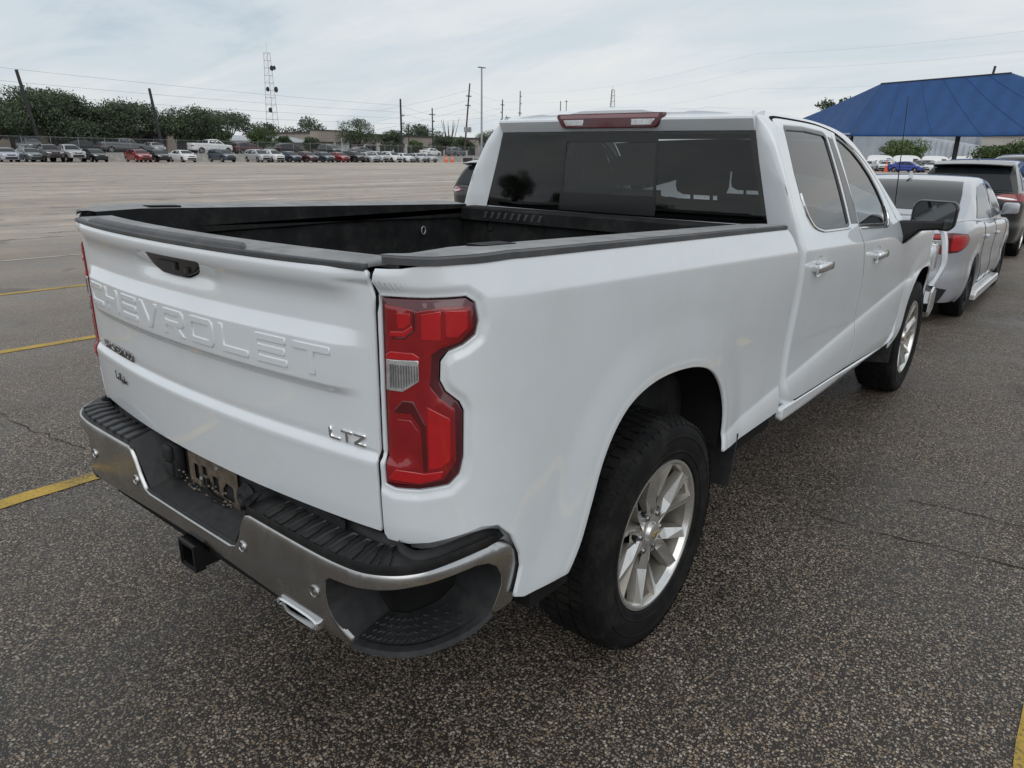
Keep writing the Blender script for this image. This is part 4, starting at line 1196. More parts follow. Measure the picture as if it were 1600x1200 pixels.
# ---- front fender, hood, nose
fen = [tuple(q) for q in catmull(shift(FGAP[:8], .006), 5)] + [(3.175, .54), (3.165, .47)] + [tuple(q) for q in _arF] + [(4.36, .56), (4.42, .70), (4.45, .9), (4.40, 1.05), (4.2, 1.125), (3.9, 1.17), (3.5, 1.205), (3.2, 1.235), (3.0, 1.268)]
side_panel('front_fender', fen, S_side, 'white_paint', truck, res=.025, er=.02, lip=.012, extra=X_SIDE)
rows = []
for y in np.linspace(2.95, 4.5, 18):
    zt_ = np.interp(y, [2.95, 3.2, 3.5, 3.9, 4.2, 4.4, 4.5], [1.27, 1.237, 1.207, 1.172, 1.127, 1.06, 1.0])
    w = float(S_side(np.array([y]), np.array([zt_]))[0, 0]) - .004
    rows.append([(w * p, y + .10 * (1 - p * p), zt_ + .075 * (1 - p ** 4) * (1 if y < 4.3 else .7) - .03 * float(np.exp(-((abs(p) - .55) / .1) ** 2))) for p in np.linspace(-1, 1, 25)])
gridmesh('hood', rows, 'white_paint', truck, sharp=60)
mb = MB()
mb.bbox_bev((-.80, 4.42, .60), (.80, 4.60, 1.04), .05); mb.bbox_bev((-.93, 4.35, .50), (.93, 4.58, .76), .05, 1)
mb.build('grille', ['black_plastic', 'chrome'], truck, True)
for s in (1, -1):
    mb = MB(); mb.bbox_bev((min(s * .72, s * .965), 4.30, .80), (max(s * .72, s * .965), 4.555, 1.03), .04)
    mb.build('headlight', 'headlight', truck, True)
    # chrome bumper end behind the front wheel opening and the white fin ahead of it
    mb = MB()
    mb.prism([(4.36, .50), (4.42, .45), (4.55, .50), (4.57, .66), (4.46, .70), (4.38, .66)], ((s * .93, 0, 0), (0, 1, 0), (0, 0, 1), (s, 0, 0)), 0, .065, .012)
    mb.build('front_bumper_end', 'chrome', truck)
    q = catmull([(.97, 4.44, .70), (.992, 4.47, .77), (1.012, 4.50, .85), (1.005, 4.50, .95), (.985, 4.50, 1.06), (.962, 4.48, 1.12), (.92, 4.42, 1.13)], 6)
    G_ = np.stack([q + [-.024, .02, 0], q + [-.012, -.012, 0], q + [.012, -.012, 0], q + [.024, .02, 0], q + [0, .05, 0]]) * [s, 1, 1]
    gridmesh('front_corner_fin', G_, 'white_paint', truck, closed_u=True, sharp=60)
    # mud flaps
    for (yy, z0, z1, x0, x1) in ((.50, .36, .60, .74, .995), (3.22, .29, .53, .74, .98)):
        mb = MB()
        mb.prism([(s * x0, z0), (s * x1, z0 + .03), (s * x1, z1), (s * x0, z1 + .15)], ((0, yy, 0), (1, 0, 0), (0, .18, 1), (0, -1, 0)), 0, .012)
        mb.build('mud_flap', 'black_plastic', truck)
    mb = MB()
    mb.box((min(s * .60, s * .985), -.72, .50), (max(s * .60, s * .985), -.55, .57)); mb.build('splash_shield', 'under_black', truck)
# ---- wing mirrors
for s in (1, -1):
    mroot = None
    mb = MB()
    HX, HY, HZ = s * 1.135, 3.02, 1.335
    sec = []
    for k, (dy, sc) in enumerate(((-.05, .93), (-.035, 1.0), (.02, .98), (.07, .82), (.10, .55))):
        base = [(-.125, -.075), (.09, -.095), (.118, -.07), (.125, .05), (.10, .08), (-.09, .085), (-.118, .06)]
        pr_ = round_poly(base, .03, 4)
        sec.append([(HX + s * p[0] * sc, HY + dy, HZ + p[1] * sc) for p in pr_])
    mir = gridmesh('wing_mirror', sec, 'gloss_black', truck, closed_v=True, sharp=50)
    pr_ = round_poly([(-.112, -.066), (.085, -.084), (.108, -.062), (.112, .045), (.09, .07), (-.08, .075), (-.105, .052)], .025, 5)
    mb.prism([(s * a, b) for a, b in pr_], ((HX, HY - .046, HZ), (1, 0, 0), (0, 0, 1), (0, -1, 0)), -.02, .002)
    mb.build('mirror_glass', simple('mirror_face_%d' % (s + 1), (.12, .13, .135), rough=.03, metal=1.0, var=.02), mir)
    back = MB()
    back.prism([(s * p[0] * .93, p[1] * .93) for p in base], ((HX, HY - .051, HZ), (1, 0, 0), (0, 0, 1), (0, -1, 0)), -.06, -.012)
    back.build('mirror_rim', 'gloss_black', mir)
    ar = MB()
    ar.prism([(s * .955, 1.165), (s * 1.00, 1.15), (s * 1.08, 1.235), (s * 1.20, 1.25), (s * 1.20, 1.30), (s * .96, 1.29)], ((0, 2.99, 0), (1, 0, 0), (0, 0, 1), (0, -1, 0)), -.08, .03, .012)
    ar.build('mirror_arm', 'gloss_black', mir)
# ---- aerial on the right front fender
mb = MB(); mb.tube([(.84, 3.36, 1.26), (.85, 3.15, 2.015)], [.004, .002], 6); mb.tube([(.838, 3.375, 1.22), (.84, 3.36, 1.275)], .012, 8)
mb.build('aerial', 'gloss_black', truck)
# ---- wheels
def build_wheel(parent_mat='tyre_rubber'):
    """wheel with its outer face towards +x, hub at the origin"""
    root = empty('wheel', (0, 0, 0))
    mb = MB()
    W = .135
    prof = [(.055, .262), (.118, .268), (.128, .276), (.133, .30), (.1365, .335), (.134, .368), (.124, .393), (.112, .404), (.09, .409), (.04, .411), (-.04, .411), (-.09, .409), (-.112, .404), (-.134, .37), (-.13, .29), (-.10, .262)]
    mb.lathe(prof, 96, 'x')
    tyre = mb.build('tyre', 'tyre_rubber', root, True)
    tb = MB()
    for k in range(64):                        # shoulder and centre tread blocks
        a = 2 * math.pi * k / 64
        for (x0, x1, r0, r1, tw, st) in ((.088, .122, .392, .4115, .74, .0), (.045, .080, .405, .4165, .78, .35), (-.012, .036, .405, .4165, .74, .1), (-.08, -.022, .405, .4165, .74, .5)):
            da = 2 * math.pi / 64 * tw / 2; aa = a + st * 2 * math.pi / 64
            v = []
            for (x, r) in ((x0, r1), (x1, r1 - (.010 if x1 > .1 else 0)), (x1 + (.006 if x1 > .1 else 0), r0), (x0, r0)):
                for d in (-da, da):
                    v.append((x, r * math.cos(aa + d), r * math.sin(aa + d)))
            tb.add(v, [(0, 2, 3, 1), (2, 4, 5, 3), (0, 6, 4, 2), (1, 3, 5, 7), (6, 0, 1, 7)])
    tb.build('tread_blocks', 'tyre_rubber', root)
    for rr_, xx in ((.300, .1342), (.352, .1362)):
        q = MB(); q.lathe([(xx - .001, rr_ - .004), (xx + .0012, rr_ - .002), (xx + .0012, rr_ + .002), (xx - .001, rr_ + .004)], 96, 'x'); q.build('sidewall_line', 'tyre_rubber', root, True)
    rim = MB()
    rim.lathe([(.10, .245), (.120, .252), (.124, .258), (.124, .267), (.116, .270)], 96, 'x', m=0)
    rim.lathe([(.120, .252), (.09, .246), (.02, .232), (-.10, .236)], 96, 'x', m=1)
    rim_o = rim.build('rim', ['rim_silver', 'rim_grey'], root, True, 30)
    sp = MB()
    for k in range(6):                         # six forked spokes, faceted
        a0 = 2 * math.pi * k / 6 + .12
        for sg, tw in ((-1, .235), (1, .235)):
            ca = a0 + sg * .05; ce = a0 + sg * tw
            def P(r, a, x): return (x, r * math.cos(a), r * math.sin(a))
            hub_r, mid_r, end_r = .055, .135, .255
            cm = ca + (ce - ca) * .42
            wv = .026
            pts = [P(hub_r, ca - sg * .30, .092), P(hub_r, ca + sg * .40, .088),
                   P(mid_r, cm - sg * wv / mid_r * .35, .100), P(mid_r, cm + sg * wv / mid_r * 1.0, .080),
                   P(end_r, ce - sg * .045, .118), P(end_r, ce + sg * .085, .108),
                   P(hub_r, ca, .070), P(mid_r, cm - sg * wv / mid_r * .9, .055), P(end_r, ce - sg * .10, .085), P(mid_r, cm + sg * wv / mid_r * 1.3, .045), P(end_r, ce + sg * .11, .080)]
            fc = [(0, 1, 3, 2), (2, 3, 5, 4)]
            fs = [(0, 2, 7, 6), (2, 4, 8, 7), (1, 6, 9, 3), (3, 9, 10, 5)]
            if sg > 0: fc = [f[::-1] for f in fc]; fs = [f[::-1] for f in fs]
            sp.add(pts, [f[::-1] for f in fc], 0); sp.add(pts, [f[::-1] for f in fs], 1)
        # web closing the fork near the hub
        sp.add([(.094, .03 * math.cos(a0), .03 * math.sin(a0)), (.088, .13 * math.cos(a0 - .13), .13 * math.sin(a0 - .13)), (.070, .150 * math.cos(a0), .150 * math.sin(a0)), (.088, .13 * math.cos(a0 + .13), .13 * math.sin(a0 + .13))], [(0, 1, 2, 3)], 1)
    sp.build('spokes', ['rim_silver', 'rim_grey'], root)
    hb = MB()
    hb.lathe([(.060, .088), (.085, .078), (.094, .052), (.094, .040)], 36, 'x', m=0)
    hb.lathe([(.094, .040), (.106, .036), (.110, .026), (.111, .0)], 36, 'x', m=0)
    hb.build('hub', 'rim_silver', root, True, 40)
    em = MB()                                   # raised cross-shaped emblem on the hub cap
    em.prism([(-.018, -.005), (-.006, -.005), (-.004, -.010), (.008, -.010), (.006, -.005), (.019, -.005), (.016, .005), (.005, .005), (.003, .010), (-.009, .010), (-.007, .005), (-.020, .005)], ((.111, 0, 0), (0, 1, 0), (0, 0, 1), (1, 0, 0)), 0, .003, .001)
    em.build('emblem', simple('emblem_gold', (.45, .34, .12), rough=.3, metal=.8, var=.1) if 'emblem_gold' not in MATS else MATS['emblem_gold'], root)
    for k in range(6):
        a = 2 * math.pi * (k + .5) / 6 + .12
        n = MB(); n.lathe([(.070, .013), (.090, .012), (.097, .008), (.097, 0)], 8, 'x', (0, .069 * math.cos(a), .069 * math.sin(a))); n.lathe([(.088, .026), (.074, .021), (.066, .018)], 14, 'x', (0, .069 * math.cos(a), .069 * math.sin(a)))
        n.build('wheel_nut', 'dark_chrome', root, True)
    br = MB(); br.lathe([(.03, .06), (.035, .165), (.015, .168), (.015, .06)], 40, 'x', m=0); br.box((-.0, -.20, -.06), (.055, -.12, .06)); br.lathe([(.0, .23), (.0, .0)], 40, 'x')
    br.build('brake_disc', 'brake_metal', root, True)
    return root
w0 = build_wheel()
w0.parent = truck
w0.location = (.862, 0, HUB); w0.rotation_euler = (.3, 0, 0)
first = True
for (x, y, s) in ((.862, WB, 1), (-.862, 0, -1), (-.862, WB, -1)):
    c = copy_tree(w0, truck)
    c.location = (x, y, HUB); c.rotation_euler = (1.1 if y else .4, 0, 0) if s > 0 else (0, 0, math.pi)
# ---- wheel wells and underbody
for s in (1, -1):
    for ar, yc in ((_arR, 0), (_arF, WB)):
        rows = [[(s * x, yc + (p[0] - yc) * 1.02, p[1] + .012) for p in ar] for x in (.965, .9, .55)]
        gridmesh('wheel_well', rows, 'under_black', truck)
mb = MB()
mb.box((-.55, -1.0, .48), (.55, 4.4, .62)); mb.box((-.92, .62, .50), (.92, 3.05, .56)); mb.box((-.70, 3.0, .5), (.70, 4.45, 1.05))
mb.box((-.55, -.6, .62), (.55, .7, .88))
for s in (1, -1): mb.box((min(s * .60, s * .965), .62, .50), (max(s * .60, s * .965), 1.03, .58))
mb.tube([(-.8, 0, HUB), (.8, 0, HUB)], .045, 10); mb.tube([(-.8, WB, HUB), (.8, WB, HUB)], .04, 10)
mb.lathe([(-.16, .03), (-.1, .12), (.1, .12), (.16, .03)], 16, 'x', (0, 0, HUB))
mb.build('underbody', 'under_black', truck)
# ---- cabin: floor, seats, dash, wheel
mb = MB()
mb.box((-.90, 1.14, .70), (.90, 3.0, .74)); mb.box((-.92, 1.15, .70), (-.90, 2.95, 1.25)); mb.box((.90, 1.15, .70), (.92, 2.95, 1.25))
mb.bbox_bev((-.80, 2.62, 1.0), (.80, 2.98, 1.24), .05); mb.box((-.69, 1.21, 1.748), (.69, 2.32, 1.760))
mb.build('cabin_trim', 'interior', truck)
def seat(x, y, w, name):
    mb = MB()
    mb.bbox_bev((x - w / 2, y, .86), (x + w / 2, y + .5, 1.0), .05)
    bm = bmesh.new(); bmesh.ops.create_cube(bm, size=1, matrix=Matrix.Translation((x, y - .04, 1.16)) @ Matrix.Rotation(math.radians(12), 4, 'X') @ Matrix.Diagonal((w, .14, .58, 1)))
    bmesh.ops.bevel(bm, geom=list(bm.edges), offset=.05, segments=3, affect='EDGES'); mb.from_bm(bm)
    for hx in ((x,) if w < .8 else (x - .42, x + .42)):
        mb.bbox_bev((hx - .13, y - .17, 1.47), (hx + .13, y - .07, 1.64), .04)
        mb.tube([(hx - .05, y - .11, 1.40), (hx - .05, y - .12, 1.50)], .008, 6); mb.tube([(hx + .05, y - .11, 1.40), (hx + .05, y - .12, 1.50)], .008, 6)
    mb.build(name, 'interior', truck, True)
seat(.40, 2.12, .52, 'front_seat'); seat(-.40, 2.12, .52, 'front_seat'); seat(0, 1.42, 1.4, 'rear_seat')
mb = MB(); mb.tube([(-.40 + .18 * math.cos(a), 2.62 - .05 * math.sin(a), 1.20 + .17 * math.sin(a)) for a in np.linspace(0, 2 * math.pi, 24)], .014, 8)
mb.build('steering_wheel', 'interior', truck, True)
# ================================================================ OTHER VEHICLES
CAR_PAINT = {}
def cpaint(nm, col, metal=0.3):
    if nm not in CAR_PAINT:
        CAR_PAINT[nm] = paint('paint_' + nm, col, metal=metal, rough=.3, var=.04, cior=1.3 if nm == 'black' else 1.5)
    return CAR_PAINT[nm]
for nm, col in (('silver', (.48, .49, .51)), ('white', (.78, .78, .78)), ('black', (.007, .0075, .009)), ('grey', (.13, .14, .15)), ('tealgrey', (.14, .17, .18)),
                ('red', (.30, .018, .02)), ('maroon', (.075, .018, .022)), ('navy', (.018, .03, .07)), ('blue', (.02, .05, .32)), ('darkblue', (.04, .06, .09)), ('lilac', (.42, .43, .52)), ('brown', (.06, .045, .045)), ('wrx', (.44, .455, .50))):
    cpaint(nm, col, .0 if nm in ('white', 'black') else .35)
class CarShape:
    pass
SPECS = {
    'sedan': dict(W=1.80, wb=2.68, foh=.92, roh=1.03, tr=.325, zb=.20, axz=.325,
                  belt=([-2.4, -1.9, -1.0, .3, 1.15, 1.6, 2.0, 2.3], [1.06, 1.07, 1.02, .97, .94, .90, .82, .68]),
                  cab=([-1.72, -1.45, -1.1, -.75, -.2, .3, .62, 1.0, 1.32], [1.08, 1.19, 1.34, 1.42, 1.46, 1.445, 1.385, 1.17, .95]),
                  side=[(-1.16, 1.05), (-.88, 1.26), (-.6, 1.365), (-.2, 1.395), (.25, 1.38), (.55, 1.30), (.92, 1.06), (.98, .985), (-.2, 1.005), (-1.0, 1.035)], bp=[(-.13, -.05)],
                  ws=(.66, 1.22), rw=(-1.62, -.82)),
    'suv': dict(W=1.84, wb=2.70, foh=.95, roh=.98, tr=.355, zb=.24, axz=.355,
                belt=([-2.33, -2.0, -1.0, .3, 1.2, 1.7, 2.05, 2.3], [1.10, 1.12, 1.08, 1.04, 1.03, .99, .90, .74]),
                cab=([-2.22, -2.12, -1.95, -1.6, -.8, 0, .45, .8, 1.15, 1.45], [1.10, 1.32, 1.55, 1.63, 1.67, 1.66, 1.60, 1.45, 1.23, 1.03]),
                side=[(-1.88, 1.16), (-1.80, 1.42), (-1.66, 1.52), (-.8, 1.575), (0, 1.56), (.42, 1.48), (.8, 1.28), (1.12, 1.08), (.3, 1.09), (-1.0, 1.115)], bp=[(-.22, -.13), (-1.22, -1.12)],
                ws=(.52, 1.36), rw=(1.16, 1.52)),
    'pickup': dict(W=2.0, wb=3.75, foh=.95, roh=1.15, tr=.41, zb=.42, axz=.41,
                   belt=([-3.0, -2.5, -.8, -.7, 1.0, 1.5, 2.3, 2.7, 2.85], [1.38, 1.38, 1.36, 1.28, 1.24, 1.23, 1.18, 1.10, .95]),
                   cab=([-.82, -.72, -.6, -.2, .4, .8, 1.15, 1.5], [1.30, 1.62, 1.80, 1.88, 1.88, 1.80, 1.56, 1.24]),
                   side=[(-.62, 1.36), (-.5, 1.72), (-.2, 1.78), (.4, 1.78), (.75, 1.68), (1.1, 1.44), (1.2, 1.32), (.4, 1.33)], bp=[(.14, .22)],
                   ws=(.84, 1.42), rw=(1.40, 1.76), bed=True),
    'van': dict(W=2.0, wb=3.4, foh=.95, roh=1.05, tr=.36, zb=.28, axz=.36,
                belt=([-2.8, -2.0, 0, 1.2, 1.9, 2.4, 2.6], [1.25, 1.25, 1.22, 1.20, 1.15, 1.02, .86]),
                cab=([-2.72, -2.62, -2.2, -1, .3, .9, 1.3, 1.8], [1.25, 1.9, 2.25, 2.32, 2.28, 2.10, 1.75, 1.18]),
                side=[(.2, 1.32), (.2, 1.85), (.75, 1.85), (1.1, 1.62), (1.4, 1.32)], bp=[],
                ws=(.95, 1.70), rw=(1.5, 1.9)),
}
def car_geom(kind, **over):
    sp = dict(SPECS[kind]); sp.update(over)
    g = CarShape(); g.sp = sp
    W2 = sp['W'] / 2; yr = -sp['wb'] / 2 - sp['roh']; yf = sp['wb'] / 2 + sp['foh']
    R1, R2 = .34, .5
    half = [(0, yr - .05), (W2 * .35, yr - .04), (W2 * .62, yr - .005), (W2 * .82, yr + .085), (W2 * .93, yr + .22), (W2 * .975, yr + .42), (W2 * .995, yr + .8), (W2, 0),
            (W2 * .99, yf - 1.0), (W2 * .96, yf - .6), (W2 * .90, yf - .36), (W2 * .78, yf - .16), (W2 * .60, yf - .04), (W2 * .34, yf + .03), (0, yf + .05)]
    c = catmull(half, 24)
    Lc = np.r_[0, np.cumsum(np.hypot(*np.diff(c, axis=0).T))]
    k = int(np.argmin(np.abs(c[:, 1]) + (c[:, 0] < W2 * .9) * 9))
    U = Lc - Lc[k] + c[k, 1]
    t = np.gradient(c, U, axis=0)
    t = np.c_[np.convolve(np.pad(t[:, 0], 5, 'edge'), np.ones(11) / 11, 'valid'), np.convolve(np.pad(t[:, 1], 5, 'edge'), np.ones(11) / 11, 'valid')]
    t /= np.linalg.norm(t, axis=1, keepdims=True)
    g.U0, g.U1 = U[0], U[-1]
    bf = curve1(*sp['belt'])
    g.belt = bf
    zb = sp['zb']
    q = curve1([0, .12, .32, .5, .68, .82, .93, 1.0, 1.05], [-.085, -.03, -.002, -.010, -.004, .0, -.014, -.05, -.09])
    axes = (-sp['wb'] / 2, sp['wb'] / 2)
    ra = sp['tr'] + .045
    g.ra = ra
    def S(u, z):
        x = np.interp(u, U, c[:, 0]); y = np.interp(u, U, c[:, 1]); nx = np.interp(u, U, t[:, 1]); ny = -np.interp(u, U, t[:, 0])
        zt = bf(np.clip(y, yr, yf))
        off = q(np.clip((z - zb) / (zt - zb), 0, 1.05))
        for a in axes:
            d = np.hypot(y - a, z - sp['axz']) - ra
            off = off + .016 * (1 - sstep(.02, .10, d)) * (nx > .8)
        return np.c_[x + nx * off, y + ny * off, z]
    g.S = S
    uu = np.linspace(U[0] + .001, U[-1] - .001, 90)
    yy = np.interp(uu, U, c[:, 1])
    g.top = [(a, float(bf(np.clip(b, yr, yf)))) for a, b in zip(uu, yy)]
    lo = [(uu[0], zb + .12)]
    lower = []
    for a in axes:
        an = math.asin(max(-1, min(1, (zb - sp['axz']) / ra)))
        arc = np.linspace(math.pi - an, an, 22)
        lower += [(a + ra * math.cos(b), sp['axz'] + ra * math.sin(b)) for b in arc]
    g.loop = [(U[0] + .001, zb + .10), (axes[0] - ra - .25, zb + .04)] + lower + [(axes[1] + ra + .2, zb + .04), (U[-1] - .001, zb + .08)] + g.top[::-1]
    g.yr, g.yf, g.W2 = yr, yf, W2
    cx, cy_ = sp['cab']
    g.cabz = curve1(cx, cy_)
    g.cy0, g.cy1 = cx[0], cx[-1]
    def xc(y, z):
        w = np.interp(y, [yr, g.cy0, g.cy0 + .5, 0, g.cy1 - .3, g.cy1], [W2 * .80, W2 * .84, W2 * .90, W2 * .925, W2 * .90, W2 * .86])
        h = z - bf(np.clip(y, yr, yf))
        return w - .28 * np.clip(h, -.2, 2) - .35 * np.clip(h, 0, 2) ** 2
    g.xc = xc
    g.Sc = lambda y, z: np.c_[xc(y, z), y, z]
    return g
WHEELS = {}
def car_wheel(tr, mat='rim_silver', width=.22, parent=None, spokes=5):
    key = (round(tr, 3), mat, spokes)
    if key not in WHEELS:
        w = width / 2
        a = MB(); a.lathe([(w * .5, tr * .66), (w * .9, tr * .67), (w, tr * .75), (w, tr * .9), (w * .8, tr * .985), (w * .3, tr), (-w * .6, tr), (-w, tr * .9), (-w, tr * .66)], 40, 'x')
        b = MB(); b.lathe([(w * .82, tr * .68), (w * .90, tr * .64), (w * .5, tr * .60), (-w, tr * .6)], 32, 'x')
        b.lathe([(w * .1, tr * .6), (w * .1, 0)], 24, 'x', m=1)
        for k in range(spokes):
            an = 2 * math.pi * k / spokes
            for sg in (-1, 1):
                pts = []
                for (r, d, xx) in ((tr * .10, .5, .80), (tr * .63, .20, .86)):
                    for o in (-1, 1):
                        aa = an + sg * .12 * (r / tr) + o * d * .33
                        pts.append((w * xx, r * math.cos(aa), r * math.sin(aa)))
                        pts.append((w * xx - .03, r * math.cos(aa), r * math.sin(aa)))
                b.add(pts, [(0, 2, 6, 4), (0, 4, 5, 1), (2, 3, 7, 6)])
        b.lathe([(w * .6, tr * .17), (w * .84, tr * .15), (w * .86, 0)], 16, 'x')
        am = mesh_from(a.v, a.f, True, 40); am.materials.append(M['tyre_rubber'])
        bm2 = mesh_from(b.v, b.f, True, 40, b.m); bm2.materials.append(M[mat]); bm2.materials.append(M['body_gap'])
        WHEELS[key] = (am, bm2)
    am, bm2 = WHEELS[key]
    w_ = bpy.data.objects.new('wheel', None); COL.objects.link(w_); w_.parent = parent
    for nm, me in (('tyre', am), ('rim', bm2)):
        o = bpy.data.objects.new(nm, me); COL.objects.link(o); o.parent = w_
    return w_
CAR_CACHE = {}
def obj_of(name, me, parent, mat=None):
    o = bpy.data.objects.new(name, me); COL.objects.link(o); o.parent = parent
    if mat is not None:
        if not me.materials: me.materials.append(mat)
        o.material_slots[0].link = 'OBJECT'; o.material_slots[0].material = mat
    return o
def panel_mesh(loop, S, **kw):
    V, F, NN = panel('', loop, S, None, build=False, **kw)
    me = mesh_from(V, F); me.normals_split_custom_set_from_vertices([tuple(q) for q in NN])
    return me
def car_parts(kind, fine=False, **over):
    key = (kind, fine, tuple(sorted((k, str(v)) for k, v in over.items())))
    if key in CAR_CACHE: return CAR_CACHE[key]
    g = car_geom(kind, **over); sp = g.sp
    rs = .05 if fine else .12; er = .03 if fine else .07
    parts = []                                  # (name, mesh, material or 'PAINT')
    for s in (1, -1):
        S = g.S if s > 0 else mirX(g.S)
        parts.append(('body_side', panel_mesh(g.loop, S, res=rs, er=er, lip=.04, bev=.004, flip=(s < 0)), 'PAINT'))
    # upper deck: hood, shoulders and boot or bed
    rows = []
    ys = np.linspace(g.yr - .03, g.yf + .03, 60)
    tab_u = np.linspace(g.U0, g.U1, 400); tp = g.S(tab_u, np.array([float(g.belt(np.clip(v, g.yr, g.yf))) for v in np.interp(tab_u, tab_u, g.S(tab_u, np.full(400, .6))[:, 1])]))
    order = np.argsort(tp[:, 1])
    for y in np.linspace(tp[:, 1].min() + .002, tp[:, 1].max() - .002, 60):
        w = float(np.interp(y, tp[order, 1], tp[order, 0])); z = float(g.belt(np.clip(y, g.yr, g.yf)))
        ph = np.linspace(-1, 1, 17)
        dep = -.42 if (sp.get('bed') and g.yr + .10 < y < g.cy0 - .02) else 0
        rows.append([(w * p, y, z + (.035 * (1 - p ** 4) if dep == 0 else (dep if abs(p) < .86 else .0))) for p in ph])
    P = np.array(rows); a, b = P.shape[:2]
    me = mesh_from(P.reshape(-1, 3), [(i * b + j, i * b + j + 1, (i + 1) * b + j + 1, (i + 1) * b + j) for i in range(a - 1) for j in range(b - 1)], True, 40)
    parts.append(('deck', me, 'PAINT'))
    # cabin shell
    rows = []
    for y in np.linspace(g.cy0, g.cy1, 44):
        r = float(g.cabz(y)); zb_ = min(float(g.belt(y)) - .04, r - .02)
        zs = np.linspace(zb_, max(zb_ + .01, r - .055), 7)
        rt = [(float(g.xc(np.array(y), np.array(z))), z) for z in zs]
        wt = rt[-1][0]
        rt += [(wt - .012, r - .03), (wt - .05, r - .008), (wt * .75, r + .006), (wt * .4, r + .014), (0, r + .017)]
        full = rt + [(-x, z) for x, z in rt[::-1][1:]]
        rows.append([(x, y, z) for x, z in full])
    P = np.array(rows); a, b = P.shape[:2]
    f = [(i * b + j, i * b + j + 1, (i + 1) * b + j + 1, (i + 1) * b + j)[::-1] for i in range(a - 1) for j in range(b - 1)]
    f += [tuple(range(b)), tuple((a - 1) * b + j for j in range(b))[::-1]]
    me = mesh_from(P.reshape(-1, 3), f, True, 45)
    parts.append(('cabin', me, 'PAINT'))
    gl = 'far_glass'
    # side glass, split at the pillars
    win = sp['side']
    for s in (1, -1):
        S = g.Sc if s > 0 else mirX(g.Sc)
        ys = [p[0] for p in win]; lo, hi = min(ys), max(ys)
        cuts = [lo - 1] + [v for ab in sorted(sp['bp']) for v in ab] + [hi + 1]
        Wp = resample(win, .05)
        for k in range(0, len(cuts), 2):
            a_, b_ = cuts[k], cuts[k + 1]
            sel = clip_x(Wp, a_, b_)
            if len(sel) > 2:
                parts.append(('side_window', panel_mesh(sel, S, res=rs * 2, er=.2, lip=.006, bev=.003, off=.005, flip=(s < 0)), gl))
    # windscreen and rear window follow the cabin shell
    def S_top(x, y):
        r = g.cabz(y); wt = g.xc(y, r - .055)
        return np.c_[x * wt, y, r + .017 * (1 - x * x)]
    a_, b_ = sp['ws']
    parts.append(('windscreen', panel_mesh([(-.90, b_), (.90, b_), (.86, a_), (-.86, a_)], S_top, res=rs * 2, er=.15, lip=.004, bev=.003, off=.004), gl))
    if kind == 'sedan':
        a_, b_ = sp['rw']
        parts.append(('rear_window', panel_mesh([(-.88, a_), (.88, a_), (.84, b_), (-.84, b_)], S_top, res=rs * 2, er=.15, lip=.004, bev=.003, off=.004), gl))
    else:
        z0, z1 = sp['rw']
        yt = np.linspace(g.cy0, g.cy0 + .5, 60); zt = g.cabz(yt)
        def S_rw(x, z):
            y = np.interp(z, zt, yt); return np.c_[x * (g.xc(y, z)), y - .02 * (1 - x * x), z]
        parts.append(('rear_window', panel_mesh([(-.90, z0), (.90, z0), (.84, z1), (-.84, z1)], S_rw, res=rs * 2, er=.15, lip=.02, bev=.003, off=.012), gl))
    # lamps and grille
    zh = .72 if kind == 'sedan' else (.82 if kind != 'pickup' else .98)
    zt_ = .88 if kind == 'sedan' else 1.0
    for s in (1, -1):
        S = g.S if s > 0 else mirX(g.S)
        u1 = g.U1
        parts.append(('headlight', panel_mesh([(u1 - .95, zh + .03), (u1 - .42, zh - .05), (u1 - .42, zh + .04), (u1 - .88, zh + .10)], S, res=rs, er=.06, lip=.01, bev=.006, off=.012, flip=(s < 0)), 'headlight'))
        if over.get('tail', True) is True:
            u0 = g.U0
            parts.append(('tail_light', panel_mesh([(u0 + .45, zt_ - .08), (u0 + 1.0, zt_ - .02), (u0 + .95, zt_ + .08), (u0 + .45, zt_ + .08)], S, res=rs, er=.06, lip=.01, bev=.006, off=.012, flip=(s < 0)), 'lens_red'))
    S2 = lambda x, z: np.where((x >= 0)[:, None], g.S(g.U1 - np.abs(x), z), g.S(g.U1 - np.abs(x), z) * [-1, 1, 1])
    parts.append(('grille', panel_mesh([(-.36, zh - .06), (.36, zh - .06), (.40, zh + .06), (-.40, zh + .06)], S2, res=rs, er=.06, lip=.01, bev=.006, off=.01, flip=True), 'black_plastic'))
    parts.append(('lower_grille', panel_mesh([(-.62, sp['zb'] + .12), (.62, sp['zb'] + .12), (.55, zh - .18), (-.55, zh - .18)], S2, res=rs, er=.06, lip=.01, bev=.006, off=.008, flip=True), 'black_plastic'))
    # floor closing the underside, with the wheel wells black
    mb = MB()
    mb.box((-g.W2 * .62, g.yr + .15, sp['zb'] + .02), (g.W2 * .62, g.yf - .15, sp['zb'] + .5))
    mb.box((-g.W2 * .93, -sp['wb'] / 2 + g.ra + .02, sp['zb'] + .02), (g.W2 * .93, sp['wb'] / 2 - g.ra - .02, sp['zb'] + .3))
    mb.box((-g.W2 * .9, -sp['wb'] / 2 - g.ra, sp['axz'] + g.ra * .75), (g.W2 * .9, -sp['wb'] / 2 + g.ra, sp['axz'] + g.ra + .02))
    mb.box((-g.W2 * .9, sp['wb'] / 2 - g.ra, sp['axz'] + g.ra * .75), (g.W2 * .9, sp['wb'] / 2 + g.ra, sp['axz'] + g.ra + .02))
    parts.append(('underbody', mesh_from(mb.v, mb.f, False), 'body_gap'))
